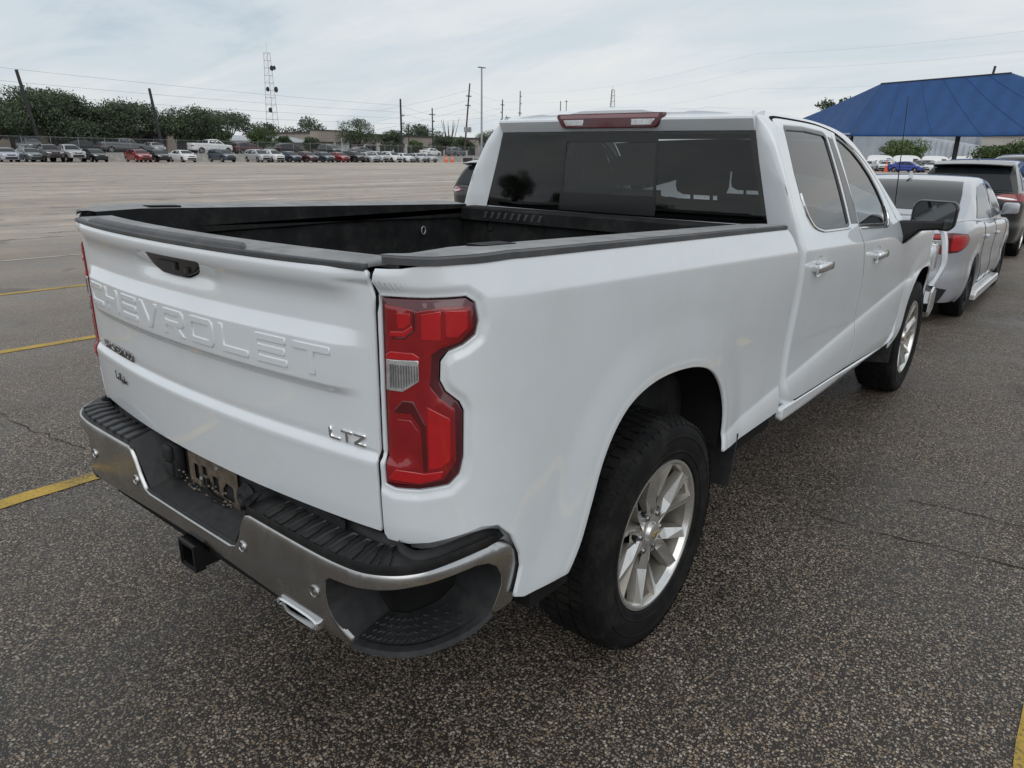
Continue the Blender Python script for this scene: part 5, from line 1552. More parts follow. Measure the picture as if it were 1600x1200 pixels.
    # mirrors
    for s in (1, -1):
        mb = MB(); ym = sp['side'][0][0]
        ymx = max(p[0] for p in win); zm = float(g.belt(ymx)) + .07; xm = float(g.xc(np.array(ymx), np.array(zm)))
        mb.bbox_bev((min(s * (xm + .03), s * (xm + .21)), ymx - .10, zm - .02), (max(s * (xm + .03), s * (xm + .21)), ymx - .0, zm + .12), .03)
        mb.box((min(s * (xm - .02), s * (xm + .06)), ymx - .06, zm - .03), (max(s * (xm - .02), s * (xm + .06)), ymx - .03, zm + .01))
        parts.append(('mirror', mesh_from(mb.v, mb.f, True, 40), 'PAINT'))
    CAR_CACHE[key] = (g, parts)
    return CAR_CACHE[key]
def clip_x(P, a, b):
    """clip a polygon to a <= x <= b"""
    def half(P, v, keep_gt):
        out = []
        for i in range(len(P)):
            p, q = P[i], P[(i + 1) % len(P)]
            ip = p[0] >= v if keep_gt else p[0] <= v; iq = q[0] >= v if keep_gt else q[0] <= v
            if ip: out.append(tuple(p))
            if ip != iq:
                t = (v - p[0]) / (q[0] - p[0]); out.append((v, p[1] + t * (q[1] - p[1])))
        return out
    return half(half(list(P), a, True), b, False)
def car(name, kind, colour, loc, rz, label, cat, group=None, fine=False, z=0.0, scale=1.0, rim='rim_silver', skip=(), **over):
    g, parts = car_parts(kind, fine, **over)
    root = empty(name, (loc[0], loc[1], z), rz, label, cat, group)
    root.scale = (scale,) * 3
    pm = CAR_PAINT[colour]
    for nm, me, mt in parts:
        if nm in skip: continue
        if mt == 'PAINT': obj_of(nm, me, root, pm)
        else:
            if not me.materials: me.materials.append(M[mt])
            obj_of(nm, me, root)
    sp = g.sp
    for (sx, yy) in ((1, -1), (1, 1), (-1, -1), (-1, 1)):
        w = car_wheel(sp['tr'], rim, parent=root)
        w.location = (sx * (g.W2 - .125), yy * sp['wb'] / 2, sp['axz'])
        w.rotation_euler = (random.uniform(0, 1.2), 0, 0 if sx > 0 else math.pi)
    return root, g
# ================================================================ PLACING THE VEHICLES
# silver sedan straight ahead of the truck
wr, wg = car('sedan_car', 'sedan', 'wrx', (0.02, 8.525), 0, 'silver sedan parked right in front of the white pickup truck', 'car', None, True, rim='black_plastic', W=1.80, wb=2.65, tail=False)
def S_of(g, s): return g.S if s > 0 else mirX(g.S)
u0 = wg.U0
for s in (1, -1):
    tl = panel('tail_light', round_poly([(u0 + .50, .785), (u0 + .66, .755), (u0 + .92, .775), (u0 + 1.10, .84), (u0 + 1.12, .90), (u0 + 1.02, .95), (u0 + .80, .965), (u0 + .50, .945)], .03), S_of(wg, s), 'lens_deep', wr, res=.05, er=.02, lip=.012, off=.010, flip=(s < 0))
    panel('lens', round_poly([(u0 + .80, .785), (u0 + .92, .79), (u0 + 1.07, .85), (u0 + 1.085, .895), (u0 + 1.0, .935), (u0 + .80, .948)], .03), S_of(wg, s), 'lens_bright', tl, res=.05, er=.02, lip=.006, off=.015, flip=(s < 0))
    panel('lens', [(u0 + .52, .90), (u0 + .76, .912), (u0 + .76, .95), (u0 + .52, .935)], S_of(wg, s), 'lens_bright', tl, res=.05, er=.02, lip=.006, off=.015, flip=(s < 0))
    panel('reversing_lamp', [(u0 + .52, .845), (u0 + .76, .845), (u0 + .76, .895), (u0 + .52, .888)], S_of(wg, s), 'lens_clear', tl, res=.05, er=.02, lip=.006, off=.015, flip=(s < 0))
    panel('lens', [(u0 + .52, .79), (u0 + .68, .768), (u0 + .76, .775), (u0 + .76, .835), (u0 + .52, .835)], S_of(wg, s), 'lens_red', tl, res=.05, er=.02, lip=.006, off=.015, flip=(s < 0))
    # black lower bumper insert
    panel('bumper_insert', [(u0 + .0, .22), (u0 + .62, .22), (u0 + .80, .26), (u0 + .86, .40), (u0 + .62, .44), (u0 + .0, .42)], S_of(wg, s), 'black_plastic', wr, res=.06, er=.03, lip=.012, off=.008, flip=(s < 0))
    for pth in ([(-1.0, 1.0), (-.98, .80), (-.86, .55), (-.66, .30)], [(-.09, .99), (-.08, .6), (-.06, .28)], [(.98, .95), (1.0, .7), (.96, .45)], [(-.66, .29), (0, .265), (.9, .27)]):
        q = catmull(pth, 8); P = S_of(wg, s)(q[:, 0], q[:, 1]); mb = MB(); mb.tube([tuple(v) for v in P], .003, 5); mb.build('door_seam', 'body_gap', wr, True)
    for hy, hz in ((-.86, .845), (.02, .825)):
        p = S_of(wg, s)(np.array([hy]), np.array([hz]))[0]; mb = MB(); mb.bbox_bev((p[0] - .012 if s > 0 else p[0] - .03, hy - .09, hz - .018), (p[0] + .03 if s > 0 else p[0] + .012, hy + .09, hz + .018), .01); mb.build('door_handle', CAR_PAINT['wrx'], wr, True)
    mb = MB(); mb.prism([(-.98, .135), (.92, .135), (.96, .20), (.90, .235), (-.92, .235), (-1.0, .19)], ((s * .80, 0, 0), (0, 1, 0), (0, 0, 1), (s, 0, 0)), 0, .13, .012); mb.build('side_skirt', CAR_PAINT['white'], wr)
mb = MB(); q = [(-.16, 0), (.09, 0), (.10, .012), (.03, .075), (.0, .08), (-.06, .03)]
zr_ = float(wg.cabz(-.72)) + .016
mb.prism([(y, z) for y, z in q], ((-.012, -.72, zr_), (0, 1, 0), (0, 0, 1), (1, 0, 0)), 0, .024, .006); mb.build('roof_aerial', CAR_PAINT['wrx'], wr)
mb = MB(); mb.box((-.16, wg.yr - .066, .70), (.16, wg.yr - .052, .83)); mb.build('number_plate', 'plate_white', wr)
# dark SUVs seen from behind
def suv_rear(root, g, plate=True, badge=False, paintm='black'):
    u0 = g.U0
    for s in (1, -1):
        tl = panel('tail_light', round_poly([(u0 + .40, 1.05), (u0 + .62, 1.0), (u0 + .92, .99), (u0 + 1.10, 1.05), (u0 + 1.18, 1.10), (u0 + .9, 1.125), (u0 + .55, 1.10)], .02), S_of(g, s), 'lens_red', root, res=.05, er=.02, lip=.012, off=.014, flip=(s < 0))
        panel('lens', [(u0 + .50, 1.035), (u0 + .80, 1.005), (u0 + .80, 1.03), (u0 + .50, 1.065)], S_of(g, s), 'lens_clear', tl, res=.05, er=.02, lip=.006, off=.018, flip=(s < 0))
        panel('bumper_reflector', [(u0 + .45, .50), (u0 + .72, .51), (u0 + .70, .55), (u0 + .45, .545)], S_of(g, s), 'lens_bright', root, res=.05, er=.02, lip=.006, off=.016, flip=(s < 0))
        panel('bumper_insert', [(u0, .28), (u0 + .7, .28), (u0 + .85, .34), (u0 + .80, .46), (u0 + .4, .48), (u0, .48)], S_of(g, s), 'black_plastic', root, res=.06, er=.03, lip=.012, off=.010, flip=(s < 0))
    yb = g.cy0
    mb = MB()
    rows = []
    for p in np.linspace(-1, 1, 15):
        x = p * .60; yy = yb + .10 + .04 * p * p
        rows.append([(x, yy + .30, 1.655 - .02 * p * p), (x, yy - .05, 1.60 - .02 * p * p), (x, yy - .06, 1.585 - .02 * p * p), (x, yy + .10, 1.56 - .035 * p * p)])
    gridmesh('roof_spoiler', rows, CAR_PAINT[paintm], root, sharp=40)
    mb = MB(); mb.tube([(-.02, yb - .025, 1.17), (.18, yb - .02, 1.195), (.40, yb + .005, 1.20)], [.016, .010, .006], 6); mb.build('rear_wiper', 'black_plastic', root, True)
    mb = MB(); mb.box((-.26, g.yr - .062, .92), (.26, g.yr - .046, .945)); mb.build('tailgate_trim', 'chrome', root)
    mb = MB(); mb.prism([(-.10, 0), (.08, 0), (.02, .06), (-.01, .06)], ((-.01, yb + .75, 1.655), (0, 1, 0), (0, 0, 1), (1, 0, 0)), 0, .02, .004); mb.build('roof_aerial', 'gloss_black', root)
    if badge:
        mb = MB(); mb.lathe([(-.012, .075), (-.016, .072), (-.016, .060), (-.010, .057)], 32, 'y', (0, g.yr - .045, 1.0)); mb.box((-.095, g.yr - .064, .985), (.095, g.yr - .058, 1.015)); mb.build('round_badge', 'chrome', root)
        for x in (-.28, -.18):
            mb = MB(); mb.lathe([(-.008, 0), (-.008, .02), (0, .024)], 16, 'y', (x, g.yr - .045, .84)); mb.build('plate_lamp', 'headlight', root)
r1, g1 = car('suv_car', 'suv', 'black', (-.12, 15.35), 0, 'black SUV ahead of the silver sedan, its rear window and red tail light showing', 'suv', 'dark SUVs seen from behind', True, tail=False)
suv_rear(r1, g1)
r2_, g2_ = car('suv_car', 'suv', 'black', (-7.32, 10.45), 0, 'black SUV with a round chrome badge, half hidden behind the pickup cab', 'suv', 'dark SUVs seen from behind', True, scale=.93, tail=False)
suv_rear(r2_, g2_, badge=True)
car('suv_car', 'suv', 'black', (.02, 22.6), 0, 'tall black SUV, only its roof showing above the nearer black SUV', 'suv', 'dark SUVs seen from behind', False, scale=1.09)
car('sedan_car', 'sedan', 'black', (-3.75, 14.3), math.radians(90), 'black sedan whose rear deck shows behind the silver sedan roof', 'car', None, False)
# far row along the wall, noses towards the open lot
ROW = [('sedan', 'lilac', 26.5, 'pale lilac sedan at the left edge of the far row'), ('sedan', 'tealgrey', 29.0, 'grey green sedan, second from the left in the far row'),
       ('pickup', 'brown', 30.9, 'dark pickup squeezed between the grey green sedan and the silver pickup'), ('pickup', 'silver', 33.2, 'silver pickup with a broad dark grille in the far row'),
       ('sedan', 'black', 36.0, 'black sedan beside the silver pickup in the far row'), ('sedan', 'red', 41.0, 'bright red sedan in the far row'),
       ('sedan', 'black', 43.7, 'black sedan between the red and the white sedan'), ('sedan', 'white', 46.9, 'white sedan right of the leaning dark pole'),
       ('suv', 'darkblue', 52.6, 'dark blue SUV standing alone below the white pickup'), ('suv', 'silver', 57.9, 'silver SUV at the start of the closed part of the far row'),
       ('suv', 'white', 60.6, 'white SUV next to the first silver SUV'), ('sedan', 'navy', 63.3, 'navy blue sedan next to the white SUV'), ('sedan', 'maroon', 66.0, 'dark maroon sedan between two blue sedans'),
       ('sedan', 'darkblue', 69.0, 'dark blue sedan left of the deep red sedan'), ('sedan', 'red', 72.2, 'deep red sedan in the middle of the far row'), ('suv', 'black', 74.9, 'black SUV right of the deep red sedan'),
       ('sedan', 'silver', 77.7, 'silver sedan right of the black SUV'), ('suv', 'silver', 80.5, 'silver SUV near the right end of the far row'), ('suv', 'white', 83.4, 'white SUV near the right end of the far row'),
       ('sedan', 'white', 86.4, 'white sedan, third from the right end of the far row'), ('sedan', 'silver', 89.3, 'silver sedan, second from the right end of the far row'), ('sedan', 'silver', 92.1, 'silver sedan closing the right end of the far row')]
for kd, colr, y, lab in ROW:
    car({'sedan': 'sedan_car', 'suv': 'suv_car', 'pickup': 'pickup_truck', 'van': 'van'}[kd], kd, colr, (-95 + random.uniform(-.5, .5), y), math.radians(-90 + random.uniform(-3, 3)), lab, {'sedan': 'car', 'suv': 'suv', 'pickup': 'pickup truck', 'van': 'van'}[kd], 'vehicles in the far row', scale=1.05)
RAISE = 1.0
ROW2 = [('suv', 'grey', 32.5, 'dark SUV on the raised lot behind the grey green sedan', -105, -90), ('sedan', 'black', 38.6, 'black sedan on the raised lot behind the black far row sedan', -105, 0), ('pickup', 'grey', 44.2, 'grey pickup on the raised lot behind the red sedan', -106, 0),
        ('pickup', 'white', 56.6, 'white crew cab pickup in profile on the raised lot', -105, 0), ('suv', 'maroon', 62.6, 'dark maroon SUV in profile beside the white pickup', -105, 0), ('suv', 'black', 70.3, 'black SUV on the raised lot behind the navy sedan', -105, 0), ('sedan', 'silver', 48.9, 'silver sedan on the raised lot under the trees', -107, -90),
        ('suv', 'black', 79.0, 'black SUV on the raised lot behind the silver sedan', -106, -90), ('sedan', 'grey', 86.0, 'grey sedan on the raised lot near the steel pole', -106, 0), ('sedan', 'white', 104.5, 'white sedan on the raised lot beyond the row end', -107, 0), ('suv', 'grey', 112.0, 'grey SUV on the raised lot near the light mast', -107, 0)]
for kd, colr, y, lab, x, rot in ROW2:
    car({'sedan': 'sedan_car', 'suv': 'suv_car', 'pickup': 'pickup_truck'}[kd], kd, colr, (x, y), math.radians(rot), lab, {'sedan': 'car', 'suv': 'suv', 'pickup': 'pickup truck'}[kd], 'vehicles on the raised lot', z=RAISE, scale=1.05 if colr != 'white' or kd != 'pickup' else 1.12)
# far right lot
FAR = [('sedan', 'blue', (-21.4, 112.5), -97, 'bright blue sedan in profile under the shade canopy'), ('sedan', 'silver', (-27.0, 115), 180, 'silver car at the left end of the far right group'), ('sedan', 'white', (-25.2, 118), 180, 'white car behind the orange cone'),
       ('suv', 'grey', (-20.9, 119), 150, 'dark SUV just behind the blue sedan'), ('sedan', 'white', (-18.9, 118), 160, 'first white car right of the blue sedan'), ('sedan', 'silver', (-17.9, 119.5), 160, 'silver car between two white cars at the far right'),
       ('sedan', 'white', (-16.9, 121), 160, 'second white car right of the blue sedan'), ('sedan', 'black', (-15.2, 119), 150, 'black car at the right of the far white cars'),
       ('van', 'white', (-24.3, 129), -75, 'white van behind the blue sedan'), ('van', 'white', (-28.6, 131), -75, 'white van left of the green tree'), ('van', 'white', (-21.2, 134), -75, 'white van in front of the ribbed wall'), ('van', 'white', (-17.6, 136), -80, 'white van at the far right beside the canopy post'), ('suv', 'white', (-26.2, 124), -60, 'white SUV in front of the white vans')]
for kd, colr, p, rot, lab in FAR:
    car({'sedan': 'sedan_car', 'suv': 'suv_car', 'van': 'van'}[kd], kd, colr, p, math.radians(rot), lab, {'sedan': 'car', 'suv': 'suv', 'van': 'van'}[kd], 'vehicles under and behind the canopy')
# ================================================================ GROUND PIECES
ground = bpy.data.objects['ground']
def marking_mat(name, col):
    m, t, b = new_mat(name)
    co = N(t, 'ShaderNodeTexCoord')
    n1 = N(t, 'ShaderNodeTexNoise', i_Scale=70.0, i_Detail=3.0); t.links.new(co.outputs['Object'], n1.inputs['Vector'])
    n2 = N(t, 'ShaderNodeTexNoise', i_Scale=3.0, i_Detail=4.0); t.links.new(co.outputs['Object'], n2.inputs['Vector'])
    ad = N(t, 'ShaderNodeMath', operation='ADD'); t.links.new(n1.outputs['Fac'], ad.inputs[0]); t.links.new(n2.outputs['Fac'], ad.inputs[1])
    r = ramp(t, [(.40, tuple(c * .30 + .03 for c in col)), (.47, tuple(c * .75 for c in col)), (.62, col)], 'LINEAR')
    hv = N(t, 'ShaderNodeMath', operation='MULTIPLY', i_1=.5); t.links.new(ad.outputs[0], hv.inputs[0]); t.links.new(hv.outputs[0], r.inputs[0])
    t.links.new(r.outputs[0], b.inputs['Base Color']); setp(b, rough=.7)
    bu = N(t, 'ShaderNodeBump', i_Strength=.5, i_Distance=.003); t.links.new(n1.outputs['Fac'], bu.inputs['Height']); t.links.new(bu.outputs[0], b.inputs['Normal'])
    return m
marking_mat('line_yellow', (.55, .36, .06)); marking_mat('line_white', (.50, .48, .44))
def stripe_mesh(L, w, mat, seed):
    rr = random.Random(seed); n = int(L / .12); a = []; b = []
    for i in range(n + 1):
        y = L * i / n
        a.append((-w / 2 + rr.uniform(-.006, .006), y, 0)); b.append((w / 2 + rr.uniform(-.006, .006), y, 0))
    me = mesh_from(a + b, [(i, n + 1 + i, n + 2 + i, i + 1) for i in range(n)], False); me.materials.append(M[mat]); return me
st_y = stripe_mesh(7.5, .105, 'line_yellow', 1); st_w = stripe_mesh(6.0, .11, 'line_white', 2)
def stripe(me, x, y, z=.004):
    o = bpy.data.objects.new('parking_line', me); COL.objects.link(o); o.parent = ground; o.location = (x, y, z)
for x in (2.115, -1.89, -4.99, -7.83): stripe(st_y, x, -3.6)
for k in range(27): stripe(st_w, -10.8 - 2.95 * k, -2.5 + (k % 3) * .15)
for r_ in range(1, 5):
    for k in range(28):
        if (k * 7 + r_ * 3) % 5: stripe(st_w, -9.5 - 2.95 * k, -2.5 + 15.5 * r_ + (k % 2) * .2)
for y in (24, 42): 
    for k in range(5): stripe(st_w, 1.2 - 3.0 * k, y)
crack_m = simple('crack_dark', (.012, .011, .010), rough=.95, var=.3)
def crack(pts, w=.006, seed=0, jit=.03):
    rr = random.Random(seed); P = [Vector(p) for p in pts]; fine = []
    for i in range(len(P) - 1):
        n = max(2, int((P[i + 1] - P[i]).length / .07))
        for k in range(n): fine.append(P[i].lerp(P[i + 1], k / n) + Vector((rr.uniform(-jit, jit), rr.uniform(-jit, jit))))
    L, R_ = [], []
    for i, p in enumerate(fine):
        d = (fine[min(i + 1, len(fine) - 1)] - fine[max(i - 1, 0)]).normalized(); nn = Vector((-d.y, d.x)); ww = w * rr.uniform(.25, 1.0)
        L.append((p.x + nn.x * ww, p.y + nn.y * ww, .0035)); R_.append((p.x - nn.x * ww, p.y - nn.y * ww, .0035))
    n = len(L); link_mesh('pavement_crack', mesh_from(L + R_, [(i, i + 1, n + i + 1, n + i) for i in range(n - 1)], False), crack_m, ground)
crack([(1.10, 1.34), (1.32, 1.33), (1.55, 1.37), (2.0, 1.43), (2.7, 1.40), (3.6, 1.5)], .005, 1, .012)
crack([(1.45, 1.80), (1.62, 1.84), (2.1, 1.88), (3.0, 1.9)], .004, 2, .012)
crack([(1.88, 4.2), (1.85, 5.0), (1.75, 6.5), (1.55, 9.5), (1.3, 14.0)], .006, 3, .02)
crack([(-6, -.9), (-4.5, -.8), (-3.0, -.75), (-2.2, -.6)], .0035, 4, .02)
for k in range(14):
    x = -9 - k * 5.5; yy = random.uniform(-2, 8); crack([(x, yy), (x + random.uniform(-1, 1), yy + 9), (x + random.uniform(-2, 2), yy + 20 + k * 2)], .012 + .004 * k, 20 + k, .08)
# ================================================================ RAISED LOT, WALL, FENCE
mb = MB(); mb.box((-2400, -900, -.5), (-101.5, 1500, RAISE)); tag(mb.build('raised_lot', simple('far_paving', (.19, .185, .17), rough=.9, var=.25, scale=.05)), kind='structure')
wall_ = empty('concrete_wall', (-101, 0, 0), label='long low grey concrete retaining wall behind the far row of cars', cat='wall')
seg = MB(); seg.prism([(0, 0), (-.25, 1.06), (-.48, 1.06), (-.48, 0)], ((0, .02, 0), (1, 0, 0), (0, 0, 1), (0, 1, 0)), 0, 5.94, .01)
segm = mesh_from(seg.v, seg.f, False); segm.materials.append(M['concrete'])
for k in range(24):
    o = bpy.data.objects.new('wall_segment', segm); COL.objects.link(o); o.parent = wall_; o.location = (0, 8 + 6 * k, 0)
fence = empty('chain_link_fence', (-102.3, 0, RAISE), label='thin grey chain link fence along the top of the concrete wall', cat='fence')
pm_ = MB(); pm_.tube([(0, 0, 0), (0, 0, 1.9)], .022, 6); pm_.tube([(0, 0, 1.9), (.25, 0, 2.15)], .012, 5); pmm = mesh_from(pm_.v, pm_.f, True); pmm.materials.append(M['galv'])
for k in range(40):
    o = bpy.data.objects.new('post', pmm); COL.objects.link(o); o.parent = fence; o.location = (0, 18 + 3.2 * k, 0)
for z in (.08, 1.86):
    mb = MB(); mb.tube([(0, 18, z), (0, 143, z)], .016, 5); mb.build('rail', 'galv', fence)
mb = MB()
for k in range(13): mb.tube([(0, 18, .15 + .135 * k), (0, 143, .15 + .135 * k)], .006, 3, cap=False)
ob = mb.build('wire_mesh', 'galv', fence); ob['kind'] = 'stuff'
# ================================================================ TREES
def leaf_mat(name, a, b_):
    m, t, b = new_mat(name)
    co = N(t, 'ShaderNodeTexCoord'); n1 = N(t, 'ShaderNodeTexNoise', i_Scale=1.1, i_Detail=3.0); t.links.new(co.outputs['Object'], n1.inputs['Vector'])
    r = ramp(t, [(.35, a), (.65, b_)], 'LINEAR'); t.links.new(n1.outputs['Fac'], r.inputs[0]); t.links.new(r.outputs[0], b.inputs['Base Color']); setp(b, rough=.65)
    b.inputs['Transmission Weight'].default_value = 0.0
    return m
leaf_mat('leaf_oak', (.040, .060, .034), (.105, .138, .070)); leaf_mat('leaf_green', (.045, .075, .025), (.10, .15, .05)); leaf_mat('leaf_far', (.04, .06, .035), (.075, .105, .055)); leaf_mat('leaf_bright', (.06, .10, .03), (.14, .20, .07))
def tree(x, y, z, h, rx, ry, lm, label, seed, name='tree', trunk_h=.28, n=5200, leaf=.30, lobes=14, group=None, base=None):
    rr = np.random.default_rng(seed); r2 = random.Random(seed)
    root = empty(name, (x, y, z), 0, label, 'tree', group)
    th = h * trunk_h
    mb = MB()
    rad = max(.10, h * .03)
    mb.tube([(0, 0, -.1), (r2.uniform(-.1, .1), r2.uniform(-.1, .1), th * .6), (r2.uniform(-.2, .2), r2.uniform(-.2, .2), th + h * .1)], [rad * 1.2, rad, rad * .8], 8)
    cz = (h + th) / 2; hz = (h - th) / 2
    C = []
    for k in range(lobes):
        a = r2.uniform(0, 2 * math.pi); q = math.sqrt(r2.uniform(.05, 1)) * .68; e = r2.uniform(-.75, .78)
        lim = math.sqrt(max(.05, 1 - e * e * .8))
        C.append((rx * q * lim * math.cos(a), ry * q * lim * math.sin(a), cz + hz * e * .85, r2.uniform(.26, .46)))
        mb.tube([(0, 0, th * r2.uniform(.7, 1.1)), (C[-1][0] * .5, C[-1][1] * .5, (th + C[-1][2]) / 2), C[-1][:3]], [rad * .5, rad * .3, rad * .1], 5)
    mb.build('trunk', 'bark', root, True)
    C = np.array(C)
    k = rr.integers(0, lobes, n)
    d = rr.normal(size=(n, 3)); d /= np.linalg.norm(d, axis=1, keepdims=True)
    rads = rr.uniform(.2, 1.0, n) ** .6 * rr.choice([1.0, 1.0, 1.0, 1.22], n)
    sc = np.c_[C[k, 3] * rx, C[k, 3] * ry, C[k, 3] * hz * 1.15]
    P = C[k, :3] + d * rads[:, None] * sc
    P[:, 2] = np.maximum(P[:, 2], th * .72)
    a = rr.normal(size=(n, 3)); a /= np.linalg.norm(a, axis=1, keepdims=True)
    b2 = np.cross(a, rr.normal(size=(n, 3))); b2 /= np.linalg.norm(b2, axis=1, keepdims=True)
    s = (leaf * rr.uniform(.5, 1.25, n))[:, None]
    V = np.stack([P - a * s, P - b2 * s * .55, P + a * s, P + b2 * s * .55], 1).reshape(-1, 3)
    me = bpy.data.meshes.new('crown')
    me.vertices.add(4 * n); me.vertices.foreach_set('co', V.ravel())
    me.loops.add(4 * n); me.loops.foreach_set('vertex_index', np.arange(4 * n))
    me.polygons.add(n); me.polygons.foreach_set('loop_start', np.arange(0, 4 * n, 4)); me.polygons.foreach_set('loop_total', np.full(n, 4))
    me.update(); me.validate()
    o = link_mesh('crown', me, lm, root); o['kind'] = 'stuff'
    return root
T = RAISE
# oaks behind the photographer, mirrored in the rear window
tree(-83, -72, 0, 6.0, 8.0, 8.0, 'leaf_oak', 'broad oak mirrored in the left of the rear window', 71, 'oak_tree', .2, 9000, .16, 18)
for i, (x, y, h, r, lb) in enumerate([(-72, -86, 3.3, 6, 'low oak mirrored just right of the broad oak'), (-60, -96, 2.6, 7, 'second low tree mirrored in the rear window'), (-46, -104, 2.9, 7, 'third low tree mirrored in the rear window'), (-30, -110, 2.4, 7, 'fourth low tree mirrored in the rear window'), (-96, -60, 3.0, 6, 'low tree mirrored left of the broad oak')]):
    tree(x, y, 0, h, r, r, 'leaf_oak', lb, 72 + i, 'oak_tree', .1, 4000, .18, 16)
tree(-112, 31.0, T, 7.0, 6.0, 6.0, 'leaf_oak', 'dark oak at the left edge of the picture', 1, 'oak_tree', .2, 17000, .17, 22, group='dark oaks behind the far row')
tree(-114, 38.8, T, 8.4, 6.5, 7.0, 'leaf_oak', 'tallest dark oak beside the first leaning pole', 2, 'oak_tree', .2, 21000, .17, 24, group='dark oaks behind the far row')
tree(-113, 48.3, T, 7.2, 5.5, 6.6, 'leaf_oak', 'dark oak in the middle of the oak group', 3, 'oak_tree', .18, 18000, .17, 22, group='dark oaks behind the far row')
tree(-113, 57.2, T, 6.9, 5.5, 6.4, 'leaf_oak', 'dark oak at the right end of the oak group', 4, 'oak_tree', .18, 18000, .17, 22, group='dark oaks behind the far row')
tree(-117, 43.0, T, 7.0, 5.0, 5.0, 'leaf_oak', 'dark oak set back between the tallest and the middle oak', 5, 'oak_tree', .18, 12000, .17, 18, group='dark oaks behind the far row')
for i, (x, y, h, r, lm, lab) in enumerate([
    (-113, 63.0, 3.6, 2.2, 'leaf_oak', 'low dark bush right of the oak group'), (-121, 75.5, 4.6, 3.2, 'leaf_green', 'small green tree in front of the long pale shed'), (-123, 81.5, 3.3, 2.0, 'leaf_oak', 'first round bush in front of the pale shed'),
    (-123, 87.5, 3.2, 2.0, 'leaf_oak', 'second round bush in front of the pale shed'), (-120, 97.0, 7.3, 5.2, 'leaf_oak', 'broad green tree in front of the tan building corner'), (-120, 105.5, 5.3, 3.8, 'leaf_oak', 'smaller tree right of the broad green tree'),
    (-120, 112.8, 3.2, 2.0, 'leaf_bright', 'small bright green tree before the tan wall'), (-122, 123.0, 5.7, 3.6, 'leaf_oak', 'dark tree between the two wooden poles'), (-122, 130.0, 4.6, 3.0, 'leaf_oak', 'last small tree before the tan wall ends'),
    (-150, 172.0, 7.6, 6.0, 'leaf_oak', 'dark tree beyond the light mast'), (-150, 184.0, 6.6, 5.0, 'leaf_oak', 'second dark tree beyond the light mast')]):
    tree(x, y, T, h, r, r, lm, lab, 20 + i, 'street_tree', .22, 6000, .16, 14, group='small trees by the buildings')
for i, (x, y, h, r, lab) in enumerate([(-165, 84, 8.2, 7, 'far treeline tree left of the radio mast'), (-170, 97, 9.4, 8, 'tall far tree just left of the radio mast'), (-172, 109, 7.6, 7, 'far tree below the radio mast'), (-172, 121, 9.2, 7, 'far tree above the pale shed roof'), (-178, 168, 9.5, 8, 'far tree showing over the tan building')]):
    tree(x, y, T, h, r, r, 'leaf_far', lab, 50 + i, 'far_tree', .2, 5000, .26, 14, group='far trees over the roofs')
tree(-27.9, 140, 0, 5.0, 5.0, 4.0, 'leaf_bright', 'bright green tree in front of the grey warehouse', 61, 'street_tree', .2, 9000, .17, 18)
tree(-3.9, 62, 0, 3.9, 3.2, 2.6, 'leaf_green', 'glossy leafed tree at the right edge under the canopy', 62, 'street_tree', .2, 9000, .12, 16)
tree(-150, 520, 0, 42, 14, 14, 'leaf_far', 'tall far tree top showing just above the cab roof', 63, 'far_tree', .6, 1500, 1.2)
# dead branches beside the wooden pole
dt = empty('bare_tree', (-124, 127.5, T), 0, 'bare leafless tree rising over the tan building', 'tree')
mb = MB(); rr = random.Random(9)
for k in range(9):
    a = rr.uniform(0, 6.28); l = rr.uniform(2.5, 5)
    mb.tube([(0, 0, 2.5), (math.cos(a) * l * .2, math.sin(a) * l * .35, 4.5), (math.cos(a) * l * .3, math.sin(a) * l * .7, 5.5 + l * .7)], [.14, .09, .03], 5)
mb.tube([(0, 0, 0), (0, 0, 2.8)], [.25, .16], 7)
mb.build('branches', 'bark', dt)
# ================================================================ BUILDINGS
def bmat(n, c, **k): return simple(n, c, rough=.85, var=.12, scale=.35, **k)
bmat('stucco_tan', (.34, .29, .26), dirt=(.2, .17, .15), dirt_amt=.3, dirt_scale=.4); bmat('beige_block', (.50, .42, .35)); bmat('shed_wall', (.50, .49, .45)); bmat('metal_roof', (.42, .44, .46)); bmat('dark_opening', (.02, .022, .025)); bmat('trim_dark', (.06, .055, .055)); bmat('grey_metal', (.36, .40, .45)); bmat('rib_metal', (.48, .53, .60)); bmat('tan_wall2', (.42, .40, .37))
b1 = empty('brick_building', (-121, 0, T), 0, 'low building with beige piers half hidden behind the oaks', 'building')
mb = MB(); mb.box((-8, 28, 0), (0, 62, 3.3)); mb.build('wall', 'trim_dark', b1)
mb = MB(); mb.box((-8.5, 27.5, 3.3), (.8, 62.5, 3.9)); mb.build('roof', 'tan_wall2', b1)
for k, y in enumerate((29, 33.6, 38.6, 44.6, 51, 57.5)):
    mb = MB(); mb.prism([(0, 0), (1.6, 0), (1.3, 3.25), (.3, 3.25)], ((0, y, 0), (0, 1, 0), (0, 0, 1), (1, 0, 0)), 0, .5, .02); mb.build('pier', 'beige_block', b1)
for k, y in enumerate((31, 35.8, 40.8, 47, 53.5)):
    mb = MB(); mb.box((.004, y, .9), (.05, y + 2.2, 2.5)); mb.build('window', 'far_glass', b1)
b2 = empty('storage_shed', (-136, 0, T), 0, 'long pale storage shed with a grey metal roof', 'building')
mb = MB(); mb.box((-14, 77, 0), (-2.0, 98.5, 2.5)); mb.build('wall', 'shed_wall', b2)
mb = MB(); mb.prism([(.4, 2.25), (.4, 2.5), (-7, 3.55), (-14.5, 2.5), (-14.5, 2.25)], ((0, 76, 0), (1, 0, 0), (0, 0, 1), (0, 1, 0)), 0, 22.4, 0); mb.build('roof', 'metal_roof', b2)
